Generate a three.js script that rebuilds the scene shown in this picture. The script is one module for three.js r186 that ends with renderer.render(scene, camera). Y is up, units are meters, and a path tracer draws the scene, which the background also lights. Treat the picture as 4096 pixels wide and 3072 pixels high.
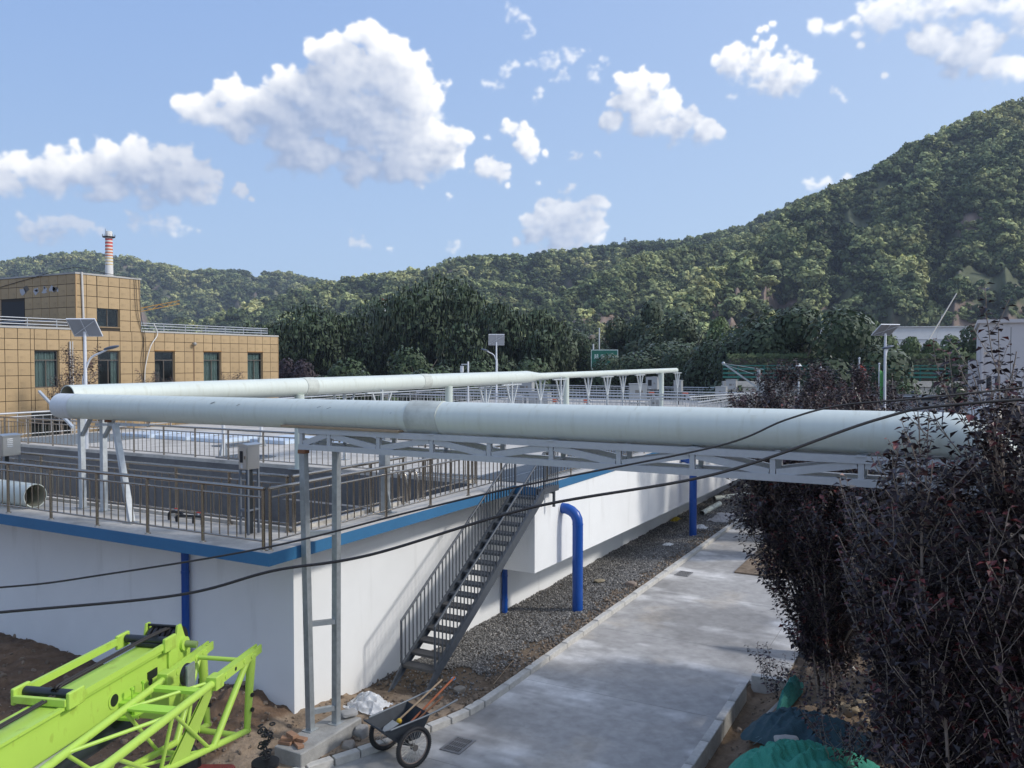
import * as THREE from 'three';
import { mergeGeometries, mergeVertices, toCreasedNormals } from 'three/addons/utils/BufferGeometryUtils.js';
import { ImprovedNoise } from 'three/addons/math/ImprovedNoise.js';
import { RoundedBoxGeometry } from 'three/addons/geometries/RoundedBoxGeometry.js';

// ---------------------------------------------------------------- camera, sky, sun, exposure
const scene = new THREE.Scene();
const camera = new THREE.PerspectiveCamera(49.62, 1024 / 768, 0.1, 6000);
camera.position.set(0, 7, 0);
camera.rotation.order = 'YXZ';
camera.rotation.set(THREE.MathUtils.degToRad(-1.612), THREE.MathUtils.degToRad(28.42), 0);

const renderer = new THREE.WebGLRenderer({ antialias: true });
renderer.setSize(1024, 768);
renderer.toneMapping = THREE.LinearToneMapping;
renderer.toneMappingExposure = 1.22;
renderer.shadowMap.enabled = true;

const SUN = new THREE.Vector3(0.8, 0.62, -0.24).normalize();
const sun = new THREE.DirectionalLight(new THREE.Color(1.0, 0.955, 0.89), 2.1);
sun.position.copy(SUN).multiplyScalar(120).add(new THREE.Vector3(-12, 0, -25));
sun.target.position.set(-12, 0, -25);
sun.castShadow = true;
sun.shadow.radius = 12;
sun.shadow.mapSize.set(2048, 2048);
Object.assign(sun.shadow.camera, { left: -70, right: 70, top: 70, bottom: -70, near: 1, far: 320 });
scene.add(sun, sun.target);

// small seeded random source
function rng(seed) { let a = seed >>> 0; return () => { a = (a + 0x6d2b79f5) | 0; let t = Math.imul(a ^ (a >>> 15), 1 | a); t = (t + Math.imul(t ^ (t >>> 7), 61 | t)) ^ t; return ((t ^ (t >>> 14)) >>> 0) / 4294967296; }; }
const PN = new ImprovedNoise();
const noise = (x, y, z) => PN.noise(x, y, z);
function fbm(x, y, z, oct) { let s = 0, a = 1, n = 0; for (let i = 0; i < oct; i++) { s += a * PN.noise(x, y, z); n += a; a *= 0.52; x = x * 2.03 + 7.1; y = y * 2.03 + 3.3; z = z * 2.03 + 1.7; } return s / n; }
function billow(x, y, z, oct) { let s = 0, a = 1, n = 0; for (let i = 0; i < oct; i++) { s += a * (1 - 2.2 * Math.abs(PN.noise(x, y, z))); n += a; a *= 0.55; x = x * 2.07 + 5.1; y = y * 2.07 + 2.3; z = z * 2.07 + 9.7; } return s / n; }
const clamp = THREE.MathUtils.clamp, lerp = THREE.MathUtils.lerp, sst = THREE.MathUtils.smoothstep;

// ---- the sky: clear air that pales to the horizon and towards the sun, with fair weather cumulus all round.
// each cloud is a heap of puffs: bearing from -z, height, radius, in tenths of a degree
const CLOUDS = [
[-486,157,11,-497,157,7,-503,158,4,-469,167,11,-452,166,14,-439,175,12,-426,171,14,-464,154,15,-440,154,20,-413,198,9,-404,202,10,-391,209,7,-380,207,11,-365,199,13,-355,187,16,-352,170,17,-346,153,16,-374,184,24,-398,180,23,-414,159,23,-380,155,28,-352,139,21,-330,135,13,-435,143,17,-417,132,15,-390,130,15,-365,132,12,-337,148,13,-322,149,7,-315,149,4],
[-585,111,10,-573,114,11,-558,118,11,-543,122,11,-525,124,12,-511,126,9,-498,126,9,-488,117,12,-503,112,14,-525,110,15,-548,108,14,-571,106,11,-483,108,7,-597,102,10,-541,102,8,-492,105,7],
[-583,79,7,-575,82,5,-565,80,6,-555,80,5,-545,79,4,-571,75,6,-585,73,3],
[-528,86,5,-516,86,5,-505,84,4,-497,84,3,-490,83,2],
[-466,110,4,-463,107,4,-458,104,2],
[-299,129,8,-291,125,5,-305,130,6,-289,130,3,-288,118,2],
[-286,156,6,-289,159,3,-277,150,7,-272,141,7,-261,139,3,-280,144,5,-277,156,3],
[-289,229,3,-284,224,3,-277,220,3,-273,214,3],
[-287,190,4,-282,194,3,-270,194,3,-262,195,4,-255,197,4,-245,200,3,-240,201,2],
[-226,193,4,-229,186,3,-222,196,3,-250,187,3,-258,186,2,-235,201,2],
[-299,181,3,-291,182,3,-267,173,4,-269,172,3],
[-204,180,9,-209,184,5,-186,180,6,-181,182,4,-200,168,13,-183,165,12,-217,158,6,-167,155,10,-155,149,8,-145,147,5,-192,155,11,-177,153,10,-146,150,4,-223,157,4],
[-135,188,9,-120,189,8,-106,184,10,-91,179,7,-120,181,11,-148,191,4,-142,186,6,-108,175,8,-114,197,3,-112,201,2,-116,207,2,-120,206,2,-123,202,2,-112,209,2,-97,175,7],
[-138,170,3,-72,164,3,-69,162,2,-76,165,2],
[-48,208,9,-35,207,10,-15,205,11,3,203,11,22,200,10,-43,202,6,-64,202,5,-75,202,4,-85,204,4,-63,196,2,-59,191,2,33,196,9],
[-19,186,9,-7,186,8,3,183,10,-28,186,6,13,175,9,-2,176,11,22,167,8,8,168,8,30,165,7,-45,173,2],
[-261,96,11,-246,99,11,-231,101,8,-222,104,5,-242,86,14,-256,86,12,-273,95,5,-282,81,3,-269,83,7,-228,91,8,-226,81,6,-250,79,9],
[-391,79,4,-386,77,4,-323,78,3,-242,137,3,-237,137,2,-225,138,2,-328,111,2,-345,116,2,-265,119,2,-243,116,2,-85,113,4,-78,112,3,-68,113,3,-33,127,2,-302,149,2,-368,75,2]];

const SOFT = [0, 0, 0.45, 0.65, 0.1, 0.05, 0.05, 0.85, 0.85, 0.85, 0.9, 0.05, 0.1, 0.7, 0.4, 0.25, 0.25, 0.6];
function makeSky() {
  const W = 4096, H = 2048, data = new Float32Array(W * H * 4), dens = new Float32Array(W * H), thick = new Float32Array(W * H), fine = new Float32Array(W * H);
  const r = rng(77), all = CLOUDS.map((c, i) => { const o = []; for (let k = 0; k < c.length; k += 3) o.push([c[k] / 10, c[k + 1] / 10, c[k + 2] / 10]); return { puffs: o, soft: SOFT[i] ?? 0.3 }; });
  for (let n = 0; n < 90; n++) {                       // the same kind of clouds everywhere else round the horizon and overhead
    const az = 28 + r() * 274, el = 5 + Math.pow(r(), 1.3) * 66, big = 1.2 + r() * r() * 5.5, p = [];
    const k = 5 + Math.floor(r() * 9);
    for (let j = 0; j < k; j++) { const q = (r() - 0.5) * 2; p.push([az + q * big * 1.9 / Math.cos(el * Math.PI / 180), el + (r() - 0.25) * big * (1 - Math.abs(q) * 0.6), big * (0.35 + r() * 0.45)]); }
    all.push({ puffs: p, soft: r() * 0.6 });
  }
  const px = W / 360, half = H / 2, D = Math.PI / 180;
  for (const c of all) {
    let e0 = 99, e1 = -9, a0 = 999, a1 = -999, mean = 0; const grow = 1.12 + c.soft * 0.9;
    for (const p of c.puffs) { p[2] *= grow; mean += p[2] / c.puffs.length; const [a, e, q] = p, s = q / Math.cos(e * D) * 1.7; e0 = Math.min(e0, e - q * 1.7); e1 = Math.max(e1, e + q * 1.7); a0 = Math.min(a0, a - s); a1 = Math.max(a1, a + s); }
    const F = clamp(62 / Math.sqrt(mean), 26, 110), wAmp = 0.85 + c.soft * 0.9, r0 = Math.max(half, Math.floor(half + e0 * px)), r1 = Math.min(H - 1, Math.ceil(half + e1 * px));
    for (let row = r0; row <= r1; row++) {
      const el = (row + 0.5 - half) / px, ce = Math.cos(el * D);
      for (let ai = Math.floor(a0 * px); ai <= Math.ceil(a1 * px); ai++) {
        const az = ai / px, dx = Math.sin(az * D) * ce, dy = Math.sin(el * D), dz = -Math.cos(az * D) * ce;
        const wx = fbm(dx * F * 0.7, dy * F * 0.7, dz * F * 0.7, 3), wy = fbm(dx * F * 0.7 + 9, dy * F * 0.7, dz * F * 0.7 + 4, 3);
        let sum = 0, up = 0, best = -9;
        for (const [pa, pe, pr] of c.puffs) {
          const ux = (az - pa) * ce + wx * pr * wAmp, uy = el - pe + wy * pr * wAmp, q = 1 - (ux * ux + uy * uy) / (pr * pr);
          if (q > -2) sum += Math.exp(5 * q);
          if (q > best) { best = q; up = uy / pr; }
        }
        if (best < -0.9) continue;
        const b = Math.log(sum + 1e-9) / 5, n1 = billow(dx * F, dy * F, dz * F, 5) - 0.40, n2 = fbm(dx * F * 0.5 + 3, dy * F * 0.9, dz * F * 0.5, 4);
        let v = b - 0.04 + 0.2 * n1 + 0.9 * n2 + 0.34 * fbm(dx * F * 2.0, dy * F * 2.4, dz * F * 2.0, 5) - c.soft * (0.25 + 1.5 * Math.abs(fbm(dx * F * 0.9, dy * F * 1.5, dz * F * 0.9, 5)));
        const w = lerp(0.34, 0.95, sst(-up, -0.15, 0.5)) + c.soft * 0.7, al = sst(v, 0.0, w) * (1 - c.soft * 0.4);
        if (al <= 0) continue;
        // column: bearing az from -z towards +x; the texture counts from +x towards +z
        let col = Math.floor((az + 90) * px); col = ((col % W) + W) % W;
        const i = row * W + col;
        if (al > dens[i]) dens[i] = al;
        thick[i] = Math.max(thick[i], clamp(b + 0.35 * n2, 0, 1.3) * al); fine[i] = Math.max(fine[i], clamp(v, 0, 1.2));
      }
    }
  }
  const S = SUN, hor = [0.47, 0.645, 0.82], zen = [0.115, 0.24, 0.575], cs = new Float32Array(3);
  for (let row = 0; row < H; row++) {
    const el = (row + 0.5 - half) / px, ce = Math.cos(el * D), y = Math.sin(el * D), t = 1 - Math.exp(-Math.max(0, el) / 17);
    for (let col = 0; col < W; col++) {
      const i = row * W + col, az = col / px - 90, x = Math.sin(az * D) * ce, z = -Math.cos(az * D) * ce;
      const k = 0.5 + 0.5 * (x * S.x + y * S.y + z * S.z), g = k * k;
      for (let c = 0; c < 3; c++) cs[c] = lerp(hor[c], zen[c], t) + g * [0.29, 0.28, 0.2][c] + [0.85, 0.8, 0.7][c] * Math.pow(k, 12) + (el > 0 ? 0.03 * Math.exp(-el / 4) : 0);
      if (el < 0) { const f = sst(-el, 0, 6); cs[0] = lerp(cs[0], 0.16, f); cs[1] = lerp(cs[1], 0.15, f); cs[2] = lerp(cs[2], 0.13, f); }
      const al = dens[i];
      if (al > 0) {
        let sum = 0;                                    // how much cloud lies between here and the sun (sun to the right and above)
        for (let s = 1; s <= 16; s++) { const q = s * s * 0.28 + s * 1.4, ri = Math.min(H - 1, row + Math.round(q * 0.74)), ci = (col + Math.round(q * 0.66)) % W; sum += thick[ri * W + ci] * (0.45 + s * 0.17); }
        const r3 = Math.min(H - 1, row + 3), r8 = Math.min(H - 1, row + 9), rel = (fine[i] - fine[r3 * W + ((col + 3) % W)]) * 0.16 + (fine[i] - fine[r8 * W + ((col + 8) % W)]) * 0.26;
        let lit = clamp(Math.exp(-sum * 0.125) * 0.92 + 0.06 + clamp(rel, -0.22, 0.24), 0, 1.04);
        const cl = [lerp(0.33, 1.0, lit), lerp(0.41, 1.0, lit), lerp(0.58, 1.0, lit)], far = Math.exp(-Math.max(0, el) / 5) * 0.4;
        for (let c = 0; c < 3; c++) cs[c] = lerp(cs[c], lerp(cl[c] * (0.95 + g * 0.12), cs[c] + 0.1, far), al);
      }
      data[i * 4] = cs[0]; data[i * 4 + 1] = cs[1]; data[i * 4 + 2] = cs[2]; data[i * 4 + 3] = 1;
    }
  }
  const t = new THREE.DataTexture(data, W, H, THREE.RGBAFormat, THREE.FloatType);
  t.mapping = THREE.EquirectangularReflectionMapping; t.magFilter = THREE.LinearFilter; t.needsUpdate = true;
  return t;
}
scene.background = makeSky();
scene.environment = scene.background;
scene.fog = new THREE.FogExp2(new THREE.Color(0.62, 0.72, 0.9), 0.00026);

// ---------------------------------------------------------------- naming
const used = new Map();
function numbered(name) { const n = used.get(name) ?? 0; used.set(name, n + 1); return n ? name + '_' + String(n).padStart(3, '0') : name; }
function tag(o, label, category, group) { o.userData.label = label; o.userData.category = category; if (group) o.userData.group = group; return o; }
function thing(name, label, category, p = [0, 0, 0], turn = 0, group) {
  const o = new THREE.Group(); o.name = numbered(name); o.position.set(p[0], p[1], p[2]); o.rotation.y = turn; scene.add(o);
  return tag(o, label, category, group);
}
function struct(o, name) { o.name = numbered(name); o.userData.kind = 'structure'; scene.add(o); return o; }
function again(src, p, turn, label) { const o = src.clone(); o.name = numbered(src.name.replace(/_\d+$/, '')); o.position.set(p[0], p[1], p[2]); o.rotation.y = turn; scene.add(o); o.userData = { ...src.userData }; if (label) o.userData.label = label; return o; }

// ---------------------------------------------------------------- geometry
const V = (x, y, z) => new THREE.Vector3(x, y, z);
function boxUV(g) {                                      // uv in metres from the side each face looks to
  const p = g.attributes.position, n = g.attributes.normal, uv = new Float32Array(p.count * 2);
  for (let i = 0; i < p.count; i++) {
    const a = Math.abs(n.getX(i)), b = Math.abs(n.getY(i)), c = Math.abs(n.getZ(i));
    if (b >= a && b >= c) { uv[i * 2] = p.getX(i); uv[i * 2 + 1] = p.getZ(i); } else if (a >= c) { uv[i * 2] = p.getZ(i); uv[i * 2 + 1] = p.getY(i); } else { uv[i * 2] = p.getX(i); uv[i * 2 + 1] = p.getY(i); }
  }
  g.setAttribute('uv', new THREE.BufferAttribute(uv, 2)); return g;
}
function flat(g) { const q = g.index ? g.toNonIndexed() : g; for (const k of Object.keys(q.attributes)) if (!['position', 'normal', 'uv', 'color'].includes(k)) q.deleteAttribute(k); return q; }
class MB {
  constructor() { this.g = []; }
  add(g, keep) { const q = flat(g); if (!keep || !q.attributes.uv) boxUV(q); this.g.push(q); return this; }
  box(x0, y0, z0, x1, y1, z1) { const g = new THREE.BoxGeometry(Math.abs(x1 - x0), Math.abs(y1 - y0), Math.abs(z1 - z0)); g.translate((x0 + x1) / 2, (y0 + y1) / 2, (z0 + z1) / 2); return this.add(g); }
  rbox(x0, y0, z0, x1, y1, z1, r = 0.012) { const g = new RoundedBoxGeometry(Math.abs(x1 - x0), Math.abs(y1 - y0), Math.abs(z1 - z0), 1, r); g.translate((x0 + x1) / 2, (y0 + y1) / 2, (z0 + z1) / 2); return this.add(g); }
  bar(a, b, w, h = w, upv) {                              // square section from a to b; h is along the vector nearest to up
    const d = b.clone().sub(a), L = d.length(), z = d.clone().normalize(), u = (upv ?? (Math.abs(z.y) > 0.98 ? V(0, 0, 1) : V(0, 1, 0)));
    const x = u.clone().cross(z).normalize(), y = z.clone().cross(x), g = new THREE.BoxGeometry(w, h, L), m = new THREE.Matrix4().makeBasis(x, y, z); g.applyMatrix4(m); g.translate((a.x + b.x) / 2, (a.y + b.y) / 2, (a.z + b.z) / 2); return this.add(g);
  }
  tube(a, b, r, seg = 10, r2 = r, open = false) {
    const d = b.clone().sub(a), L = d.length(), g = new THREE.CylinderGeometry(r2, r, L, seg, 1, open);
    g.applyQuaternion(new THREE.Quaternion().setFromUnitVectors(V(0, 1, 0), d.normalize())); g.translate((a.x + b.x) / 2, (a.y + b.y) / 2, (a.z + b.z) / 2); return this.add(g);
  }
  path(pts, r, seg = 8, n = pts.length * 6, tension = 0.5) { return this.add(new THREE.TubeGeometry(new THREE.CatmullRomCurve3(pts, false, 'catmullrom', tension), n, r, seg, false)); }
  sphere(c, r, s = 10) { const g = new THREE.SphereGeometry(r, s, Math.max(6, s - 2)); g.translate(c.x, c.y, c.z); return this.add(g); }
  geo() { return this.g.length === 1 ? this.g[0] : mergeGeometries(this.g); }
  build(name, mat, parent) { const m = new THREE.Mesh(this.geo(), mat); m.name = parent && parent !== scene ? name : numbered(name); m.castShadow = m.receiveShadow = true; (parent ?? scene).add(m); return m; }
}
const mb = () => new MB();
function part(name, g, mat, parent, p, turn) { const m = new THREE.Mesh(g, mat); m.name = name; if (p) m.position.copy(p.isVector3 ? p : V(...p)); if (turn) m.rotation.y = turn; m.castShadow = m.receiveShadow = true; parent.add(m); return m; }
const stuff = (m) => { m.userData.kind = 'stuff'; return m; };
function shapeFrom(pts) { const s = new THREE.Shape(); pts.forEach(([x, y], i) => (i ? s.lineTo(x, y) : s.moveTo(x, y))); s.closePath(); return s; }
function extrude(pts, depth, holes = []) { const s = shapeFrom(pts); for (const h of holes) s.holes.push(shapeFrom(h)); return new THREE.ExtrudeGeometry(s, { depth, bevelEnabled: false, curveSegments: 8 }); }
const circ = (cx, cy, r, n = 10) => Array.from({ length: n }, (_, i) => [cx + r * Math.cos(-i / n * 2 * Math.PI), cy + r * Math.sin(-i / n * 2 * Math.PI)]);

// ---------------------------------------------------------------- textures and materials
function pnoise(P, seed) {                               // value noise that repeats after P cells
  const r = rng(seed), t = new Float32Array(P * P); for (let i = 0; i < t.length; i++) t[i] = r();
  return (u, v) => { const x = u * P, y = v * P, i = Math.floor(x), j = Math.floor(y); let a = x - i, b = y - j; a = a * a * (3 - 2 * a); b = b * b * (3 - 2 * b); const q = (p, s) => t[(((s % P) + P) % P) * P + (((p % P) + P) % P)]; return lerp(lerp(q(i, j), q(i + 1, j), a), lerp(q(i, j + 1), q(i + 1, j + 1), a), b); };
}
function octaves(P, n, seed, fall = 0.55) { const l = []; for (let i = 0; i < n; i++) l.push(pnoise(P << i, seed + i * 13)); return (u, v) => { let s = 0, a = 1, w = 0; for (const f of l) { s += a * f(u, v); w += a; a *= fall; } return s / w; }; }
function tex(n, metres, f, srgb = true) {                // f(u, v) -> linear colour or one height
  const d = new Uint8Array(n * n * 4);
  for (let y = 0; y < n; y++) for (let x = 0; x < n; x++) {
    const c = f(x / n, y / n), i = (y * n + x) * 4;
    for (let k = 0; k < 3; k++) { const q = clamp(Array.isArray(c) ? c[k] : c, 0, 1); d[i + k] = Math.round(255 * (srgb ? (q <= 0.0031308 ? q * 12.92 : 1.055 * Math.pow(q, 1 / 2.4) - 0.055) : q)); } d[i + 3] = 255;
  }
  const t = new THREE.DataTexture(d, n, n, THREE.RGBAFormat); t.wrapS = t.wrapT = THREE.RepeatWrapping; t.magFilter = THREE.LinearFilter; if (srgb) t.colorSpace = THREE.SRGBColorSpace; t.repeat.set(1 / metres, 1 / metres); t.needsUpdate = true; return t;
}
const mul = (c, k) => [c[0] * k, c[1] * k, c[2] * k], mix3 = (a, b, t) => [lerp(a[0], b[0], t), lerp(a[1], b[1], t), lerp(a[2], b[2], t)];
const lin = (r, g, b) => new THREE.Color().setRGB(r, g, b);
const std = (c, roughness = 0.8, more = {}) => new THREE.MeshStandardMaterial({ color: Array.isArray(c) ? lin(...c) : c, roughness, ...more });
const T = {};
{
  const a = octaves(4, 5, 1), b = octaves(16, 5, 2), c = octaves(64, 3, 3);
  T.plain = tex(512, 3, (u, v) => { const k = 0.9 + 0.14 * (a(u, v) - 0.5) + 0.1 * (c(u, v) - 0.5); return [k, k, k]; });
  T.plaster = tex(1024, 7, (u, v) => { const k = 0.93 + 0.08 * (a(u, v) - 0.5) + 0.05 * (b(u * 1, v) - 0.5), s = sst(b(u, v * 0.125) + 0.35 * a(u, v), 0.78, 1.0) * 0.10; return [k - s, k - s * 1.02, k - s * 1.1]; });
  T.fine = tex(512, 1, (u, v) => b(u, v) * 0.5 + c(u, v) * 0.5, false);
  const st = octaves(4, 4, 21), s2 = octaves(8, 5, 22), grit = octaves(64, 3, 23);
  T.road = tex(2048, 11, (u, v) => {                      // laitance in pale blotches, drawn out across the road as it was floated, brown dust in patches
    const band = st(u * 1, v * 4) * 0.65 + a(u, v) * 0.35, pale = sst(band + 0.3 * (s2(u, v) - 0.5), 0.44, 0.68), dust = sst(s2(u + 0.3, v) * 0.6 + a(u, v + 0.4) * 0.4, 0.52, 0.7), dark = sst(a(u + 0.5, v + 0.2), 0.5, 0.72);
    let col = mix3([0.36, 0.345, 0.325], [0.70, 0.68, 0.65], pale * 0.85); col = mix3(col, [0.52, 0.45, 0.36], dust * 0.5); col = mul(col, 1 - 0.3 * dark); const crack = sst(Math.abs(b(u, v) - 0.5), 0.0, 0.02); return mul(col, (0.78 + 0.42 * grit(u, v)) * (0.93 + 0.07 * crack));
  });
  T.conc = tex(1024, 4, (u, v) => { const st2 = sst(a(u, v), 0.45, 0.75), k = 0.78 + 0.3 * (b(u, v) - 0.5) + 0.2 * (grit(u, v) - 0.5) - 0.16 * st2; return [k, k * 0.985, k * 0.96]; });
  T.soil = tex(1024, 3, (u, v) => { const k = 0.55 + 0.5 * a(u, v) + 0.5 * (b(u, v) - 0.5) + 0.35 * (c(u, v) - 0.5); return mul(mix3([0.30, 0.215, 0.14], [0.34, 0.27, 0.2], b(u, v)), k); });
  T.soilH = tex(1024, 3, (u, v) => 0.4 * a(u, v) + 0.35 * b(u, v) + 0.25 * c(u, v), false);
  T.frp = tex(1024, 3.2, (u, v) => {                       // glass fibre pipe: faint wound bands and runs of dirt
    const w = octW(u, v), k = 0.95 + 0.018 * (w - 0.5) + 0.09 * (a(u, v) - 0.5) + 0.04 * (b(u, v * 0.5) - 0.5), r = sst(b(u * 2, v * 0.25), 0.62, 0.86) * 0.13; return [k - r * 0.9, k - r, k - r * 1.25];
  });
  function octW(u, v) { return 0.5 + 0.5 * Math.sin(u * Math.PI * 2 * 26 + 3 * a(u, v)); }
  T.galv = tex(512, 1.2, (u, v) => { const k = 0.75 + 0.35 * (b(u, v) - 0.5) + 0.2 * (a(u, v) - 0.5); return [k, k, k]; });
  T.panel = tex(512, 2.6, (u, v) => { const k = 0.9 + 0.14 * (a(u, v) - 0.5) + 0.1 * (c(u, v) - 0.5) - 0.16 * sst(a(u + 0.3, v * 0.5), 0.6, 0.8); return [k, k * 0.99, k * 0.96]; });
  T.lime = tex(512, 2, (u, v) => { const k = 0.96 + 0.08 * (a(u, v) - 0.5), d = sst(b(u, v * 0.5) * 0.6 + a(u, v) * 0.4, 0.60, 0.74) * 0.45; return mix3([k, k, k], [0.62, 0.52, 0.42], d); });
  T.wood = tex(512, 0.6, (u, v) => { const k = 0.8 + 0.4 * (b(u * 0.25, v * 3) - 0.5); return [k, k * 0.93, k * 0.82]; });
}
const bump = (t, s) => ({ bumpMap: t, bumpScale: s });
const M = {
  road: std([1, 1, 1], 0.85, { map: T.road, ...bump(T.fine, 0.003) }),
  kerb: std([0.66, 0.645, 0.61], 0.9, { map: T.conc, ...bump(T.fine, 0.008) }),
  conc: std([0.40, 0.395, 0.38], 0.9, { map: T.conc, ...bump(T.fine, 0.006) }),
  deck: std([0.64, 0.61, 0.56], 0.8, { map: T.conc, ...bump(T.fine, 0.003) }),
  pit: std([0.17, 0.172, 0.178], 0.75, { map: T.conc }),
  soil: std([1, 0.98, 0.96], 1, { map: T.soil, vertexColors: true, ...bump(T.soilH, 0.06) }),
  white: std([0.865, 0.87, 0.86], 0.75, { map: T.plaster, ...bump(T.fine, 0.001) }),
  fascia: std([0.035, 0.16, 0.32], 0.55, { map: T.plain }),
  bluepipe: std([0.006, 0.072, 0.34], 0.32),
  steel: std([0.40, 0.355, 0.30], 0.25, { metalness: 1 }),
  steelFar: std([0.52, 0.53, 0.54], 0.45, { metalness: 0.7 }),
  galv: std([0.50, 0.535, 0.55], 0.45, { metalness: 0.6, map: T.galv }),
  truss: std([0.52, 0.535, 0.55], 0.5, { metalness: 0.15, map: T.plain }),
  whiteSteel: std([0.62, 0.66, 0.68], 0.5, { map: T.galv }),
  stair: std([0.085, 0.098, 0.115], 0.5, { map: T.galv }),
  frp: std([0.65, 0.695, 0.635], 0.42, { map: T.frp }),
  frpIn: std([0.30, 0.30, 0.24], 0.8),
  band: std([0.66, 0.70, 0.65], 0.8, { map: T.conc }),
  tan: std([0.47, 0.335, 0.185], 0.6, { map: T.panel }),
  joint: std([0.05, 0.04, 0.03], 0.9),
  dark: std([0.02, 0.021, 0.024], 0.6),
  rubber: std([0.018, 0.018, 0.019], 0.75),
  black: std([0.012, 0.012, 0.013], 0.5),
  frame: std([0.10, 0.085, 0.07], 0.5),
  curtain: std([0.62, 0.64, 0.6], 0.9, { side: THREE.DoubleSide }),
  glass: new THREE.MeshPhysicalMaterial({ color: lin(0.62, 0.68, 0.68), roughness: 0.05, transmission: 1, thickness: 0, ior: 1.5 }),
  inox: std([0.62, 0.61, 0.58], 0.33, { metalness: 1 }),
  greybox: std([0.40, 0.41, 0.41], 0.5, { metalness: 0.3 }),
  lime: std([0.45, 0.66, 0.10], 0.42, { map: T.lime }),
  rope: std([0.055, 0.05, 0.045], 0.55, { metalness: 0.5 }),
  roller: std([0.02, 0.025, 0.03], 0.4),
  rust: std([0.20, 0.09, 0.045], 0.85),
  red: std([0.55, 0.05, 0.03], 0.5),
  orange: std([0.62, 0.12, 0.05], 0.5),
  wood: std([0.42, 0.33, 0.24], 0.85, { map: T.wood }),
  brick: std([0.42, 0.24, 0.15], 0.9, { map: T.conc }),
  plumBark: std([0.27, 0.225, 0.19], 0.95),
  bark: std([0.15, 0.125, 0.105], 0.95),
  barkDark: std([0.075, 0.062, 0.055], 0.95),
  cable: std([0.016, 0.015, 0.016], 0.6),
  solar: std([0.36, 0.38, 0.42], 0.35),
  lampgrey: std([0.66, 0.68, 0.72], 0.45),
  cover: std([0.55, 0.64, 0.74], 0.35),
  farwhite: std([0.66, 0.68, 0.70], 0.7, { map: T.plain }),
};
// ---------------------------------------------------------------- ground
const KERB = [[-8.44, -66.4], [-8.44, -14.5], [-8.5, -13.85], [-8.66, -13.2], [-8.98, -12.25], [-9.32, -11.4], [-9.72, -10.5], [-10.3, -9.5], [-11.2, -8.2]];
function kerbX(z) { for (let i = 0; i < KERB.length - 1; i++) { const a = KERB[i], b = KERB[i + 1]; if (z >= a[1] && z <= b[1]) return lerp(a[0], b[0], (z - a[1]) / (b[1] - a[1])); } return z < -66.4 ? -8.44 : -11.2; }
function groundY(x, z) {
  const n1 = fbm(x * 0.9, 3, z * 0.9, 3), n2 = fbm(x * 3.3, 8, z * 3.3, 3), kx = kerbX(z) - 0.09;
  if (x > -3.0 && z > -20.4 && z < -8) return clamp(0.22 + (x + 3) * 0.12, 0.1, 0.5) + n2 * 0.12 + n1 * 0.14;          // spoil under the plum trees
  if (x > -3.95 && z > -18.15) return -0.2 + sst(x, -3.7, -2.9) * 0.42 + n2 * 0.06 + n1 * 0.05;
  if (x > kx) return -0.07;
  if (x < -36.5 || z < -66) return 0.0;
  if (z < -13.4 && x > -11.3) { const t = clamp((kx - x) / 2.6, 0, 1); return 0.115 - t * 0.12 + n1 * 0.09 * Math.min(1, t * 4) + n2 * 0.025; }
  const t = clamp((kx - x) / 1.2, 0, 1);
  let h = 0.1 + 0.16 * t * sst(z, -9.5, -11.6) + n1 * 0.12 * t + n2 * 0.06 * t;
  const heap = Math.exp(-((x + 17.2) ** 2) / 16) * 0.55 * sst(z, -6, -11.5) + Math.exp(-((x + 12.3) ** 2) / 1.6 - ((z + 11.4) ** 2) / 1.2) * 0.45 + Math.exp(-((x + 20) ** 2) / 20) * 0.2;
  return h + heap * (1 + n2 * 0.5);
}
function sheet(x0, x1, z0, z1, step, name, fn, colour) {
  const nx = Math.round((x1 - x0) / step), nz = Math.round((z1 - z0) / step), pos = [], col = [], idx = [];
  for (let j = 0; j <= nz; j++) for (let i = 0; i <= nx; i++) { const x = lerp(x0, x1, i / nx), z = lerp(z0, z1, j / nz); pos.push(x, fn(x, z), z); const c = colour(x, z); col.push(c[0], c[1], c[2]); }
  for (let j = 0; j < nz; j++) for (let i = 0; i < nx; i++) { const a = j * (nx + 1) + i, b = a + nx + 1; idx.push(a, b, a + 1, a + 1, b, b + 1); }
  const g = new THREE.BufferGeometry(); g.setAttribute('position', new THREE.Float32BufferAttribute(pos, 3)); g.setAttribute('color', new THREE.Float32BufferAttribute(col, 3)); g.setIndex(idx); g.computeVertexNormals();
  boxUV(g); const m = new THREE.Mesh(g, M.soil); m.receiveShadow = m.castShadow = true; return struct(m, name);
}
const earth = (x, z) => { const d = fbm(x * 0.6, 1, z * 0.6, 3); return x < -11.2 && z > -13.2 ? mul([0.66, 0.56, 0.5], 0.8 + d * 0.4) : [1 + d * 0.2, 1 + d * 0.16, 1 + d * 0.1]; };
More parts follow.
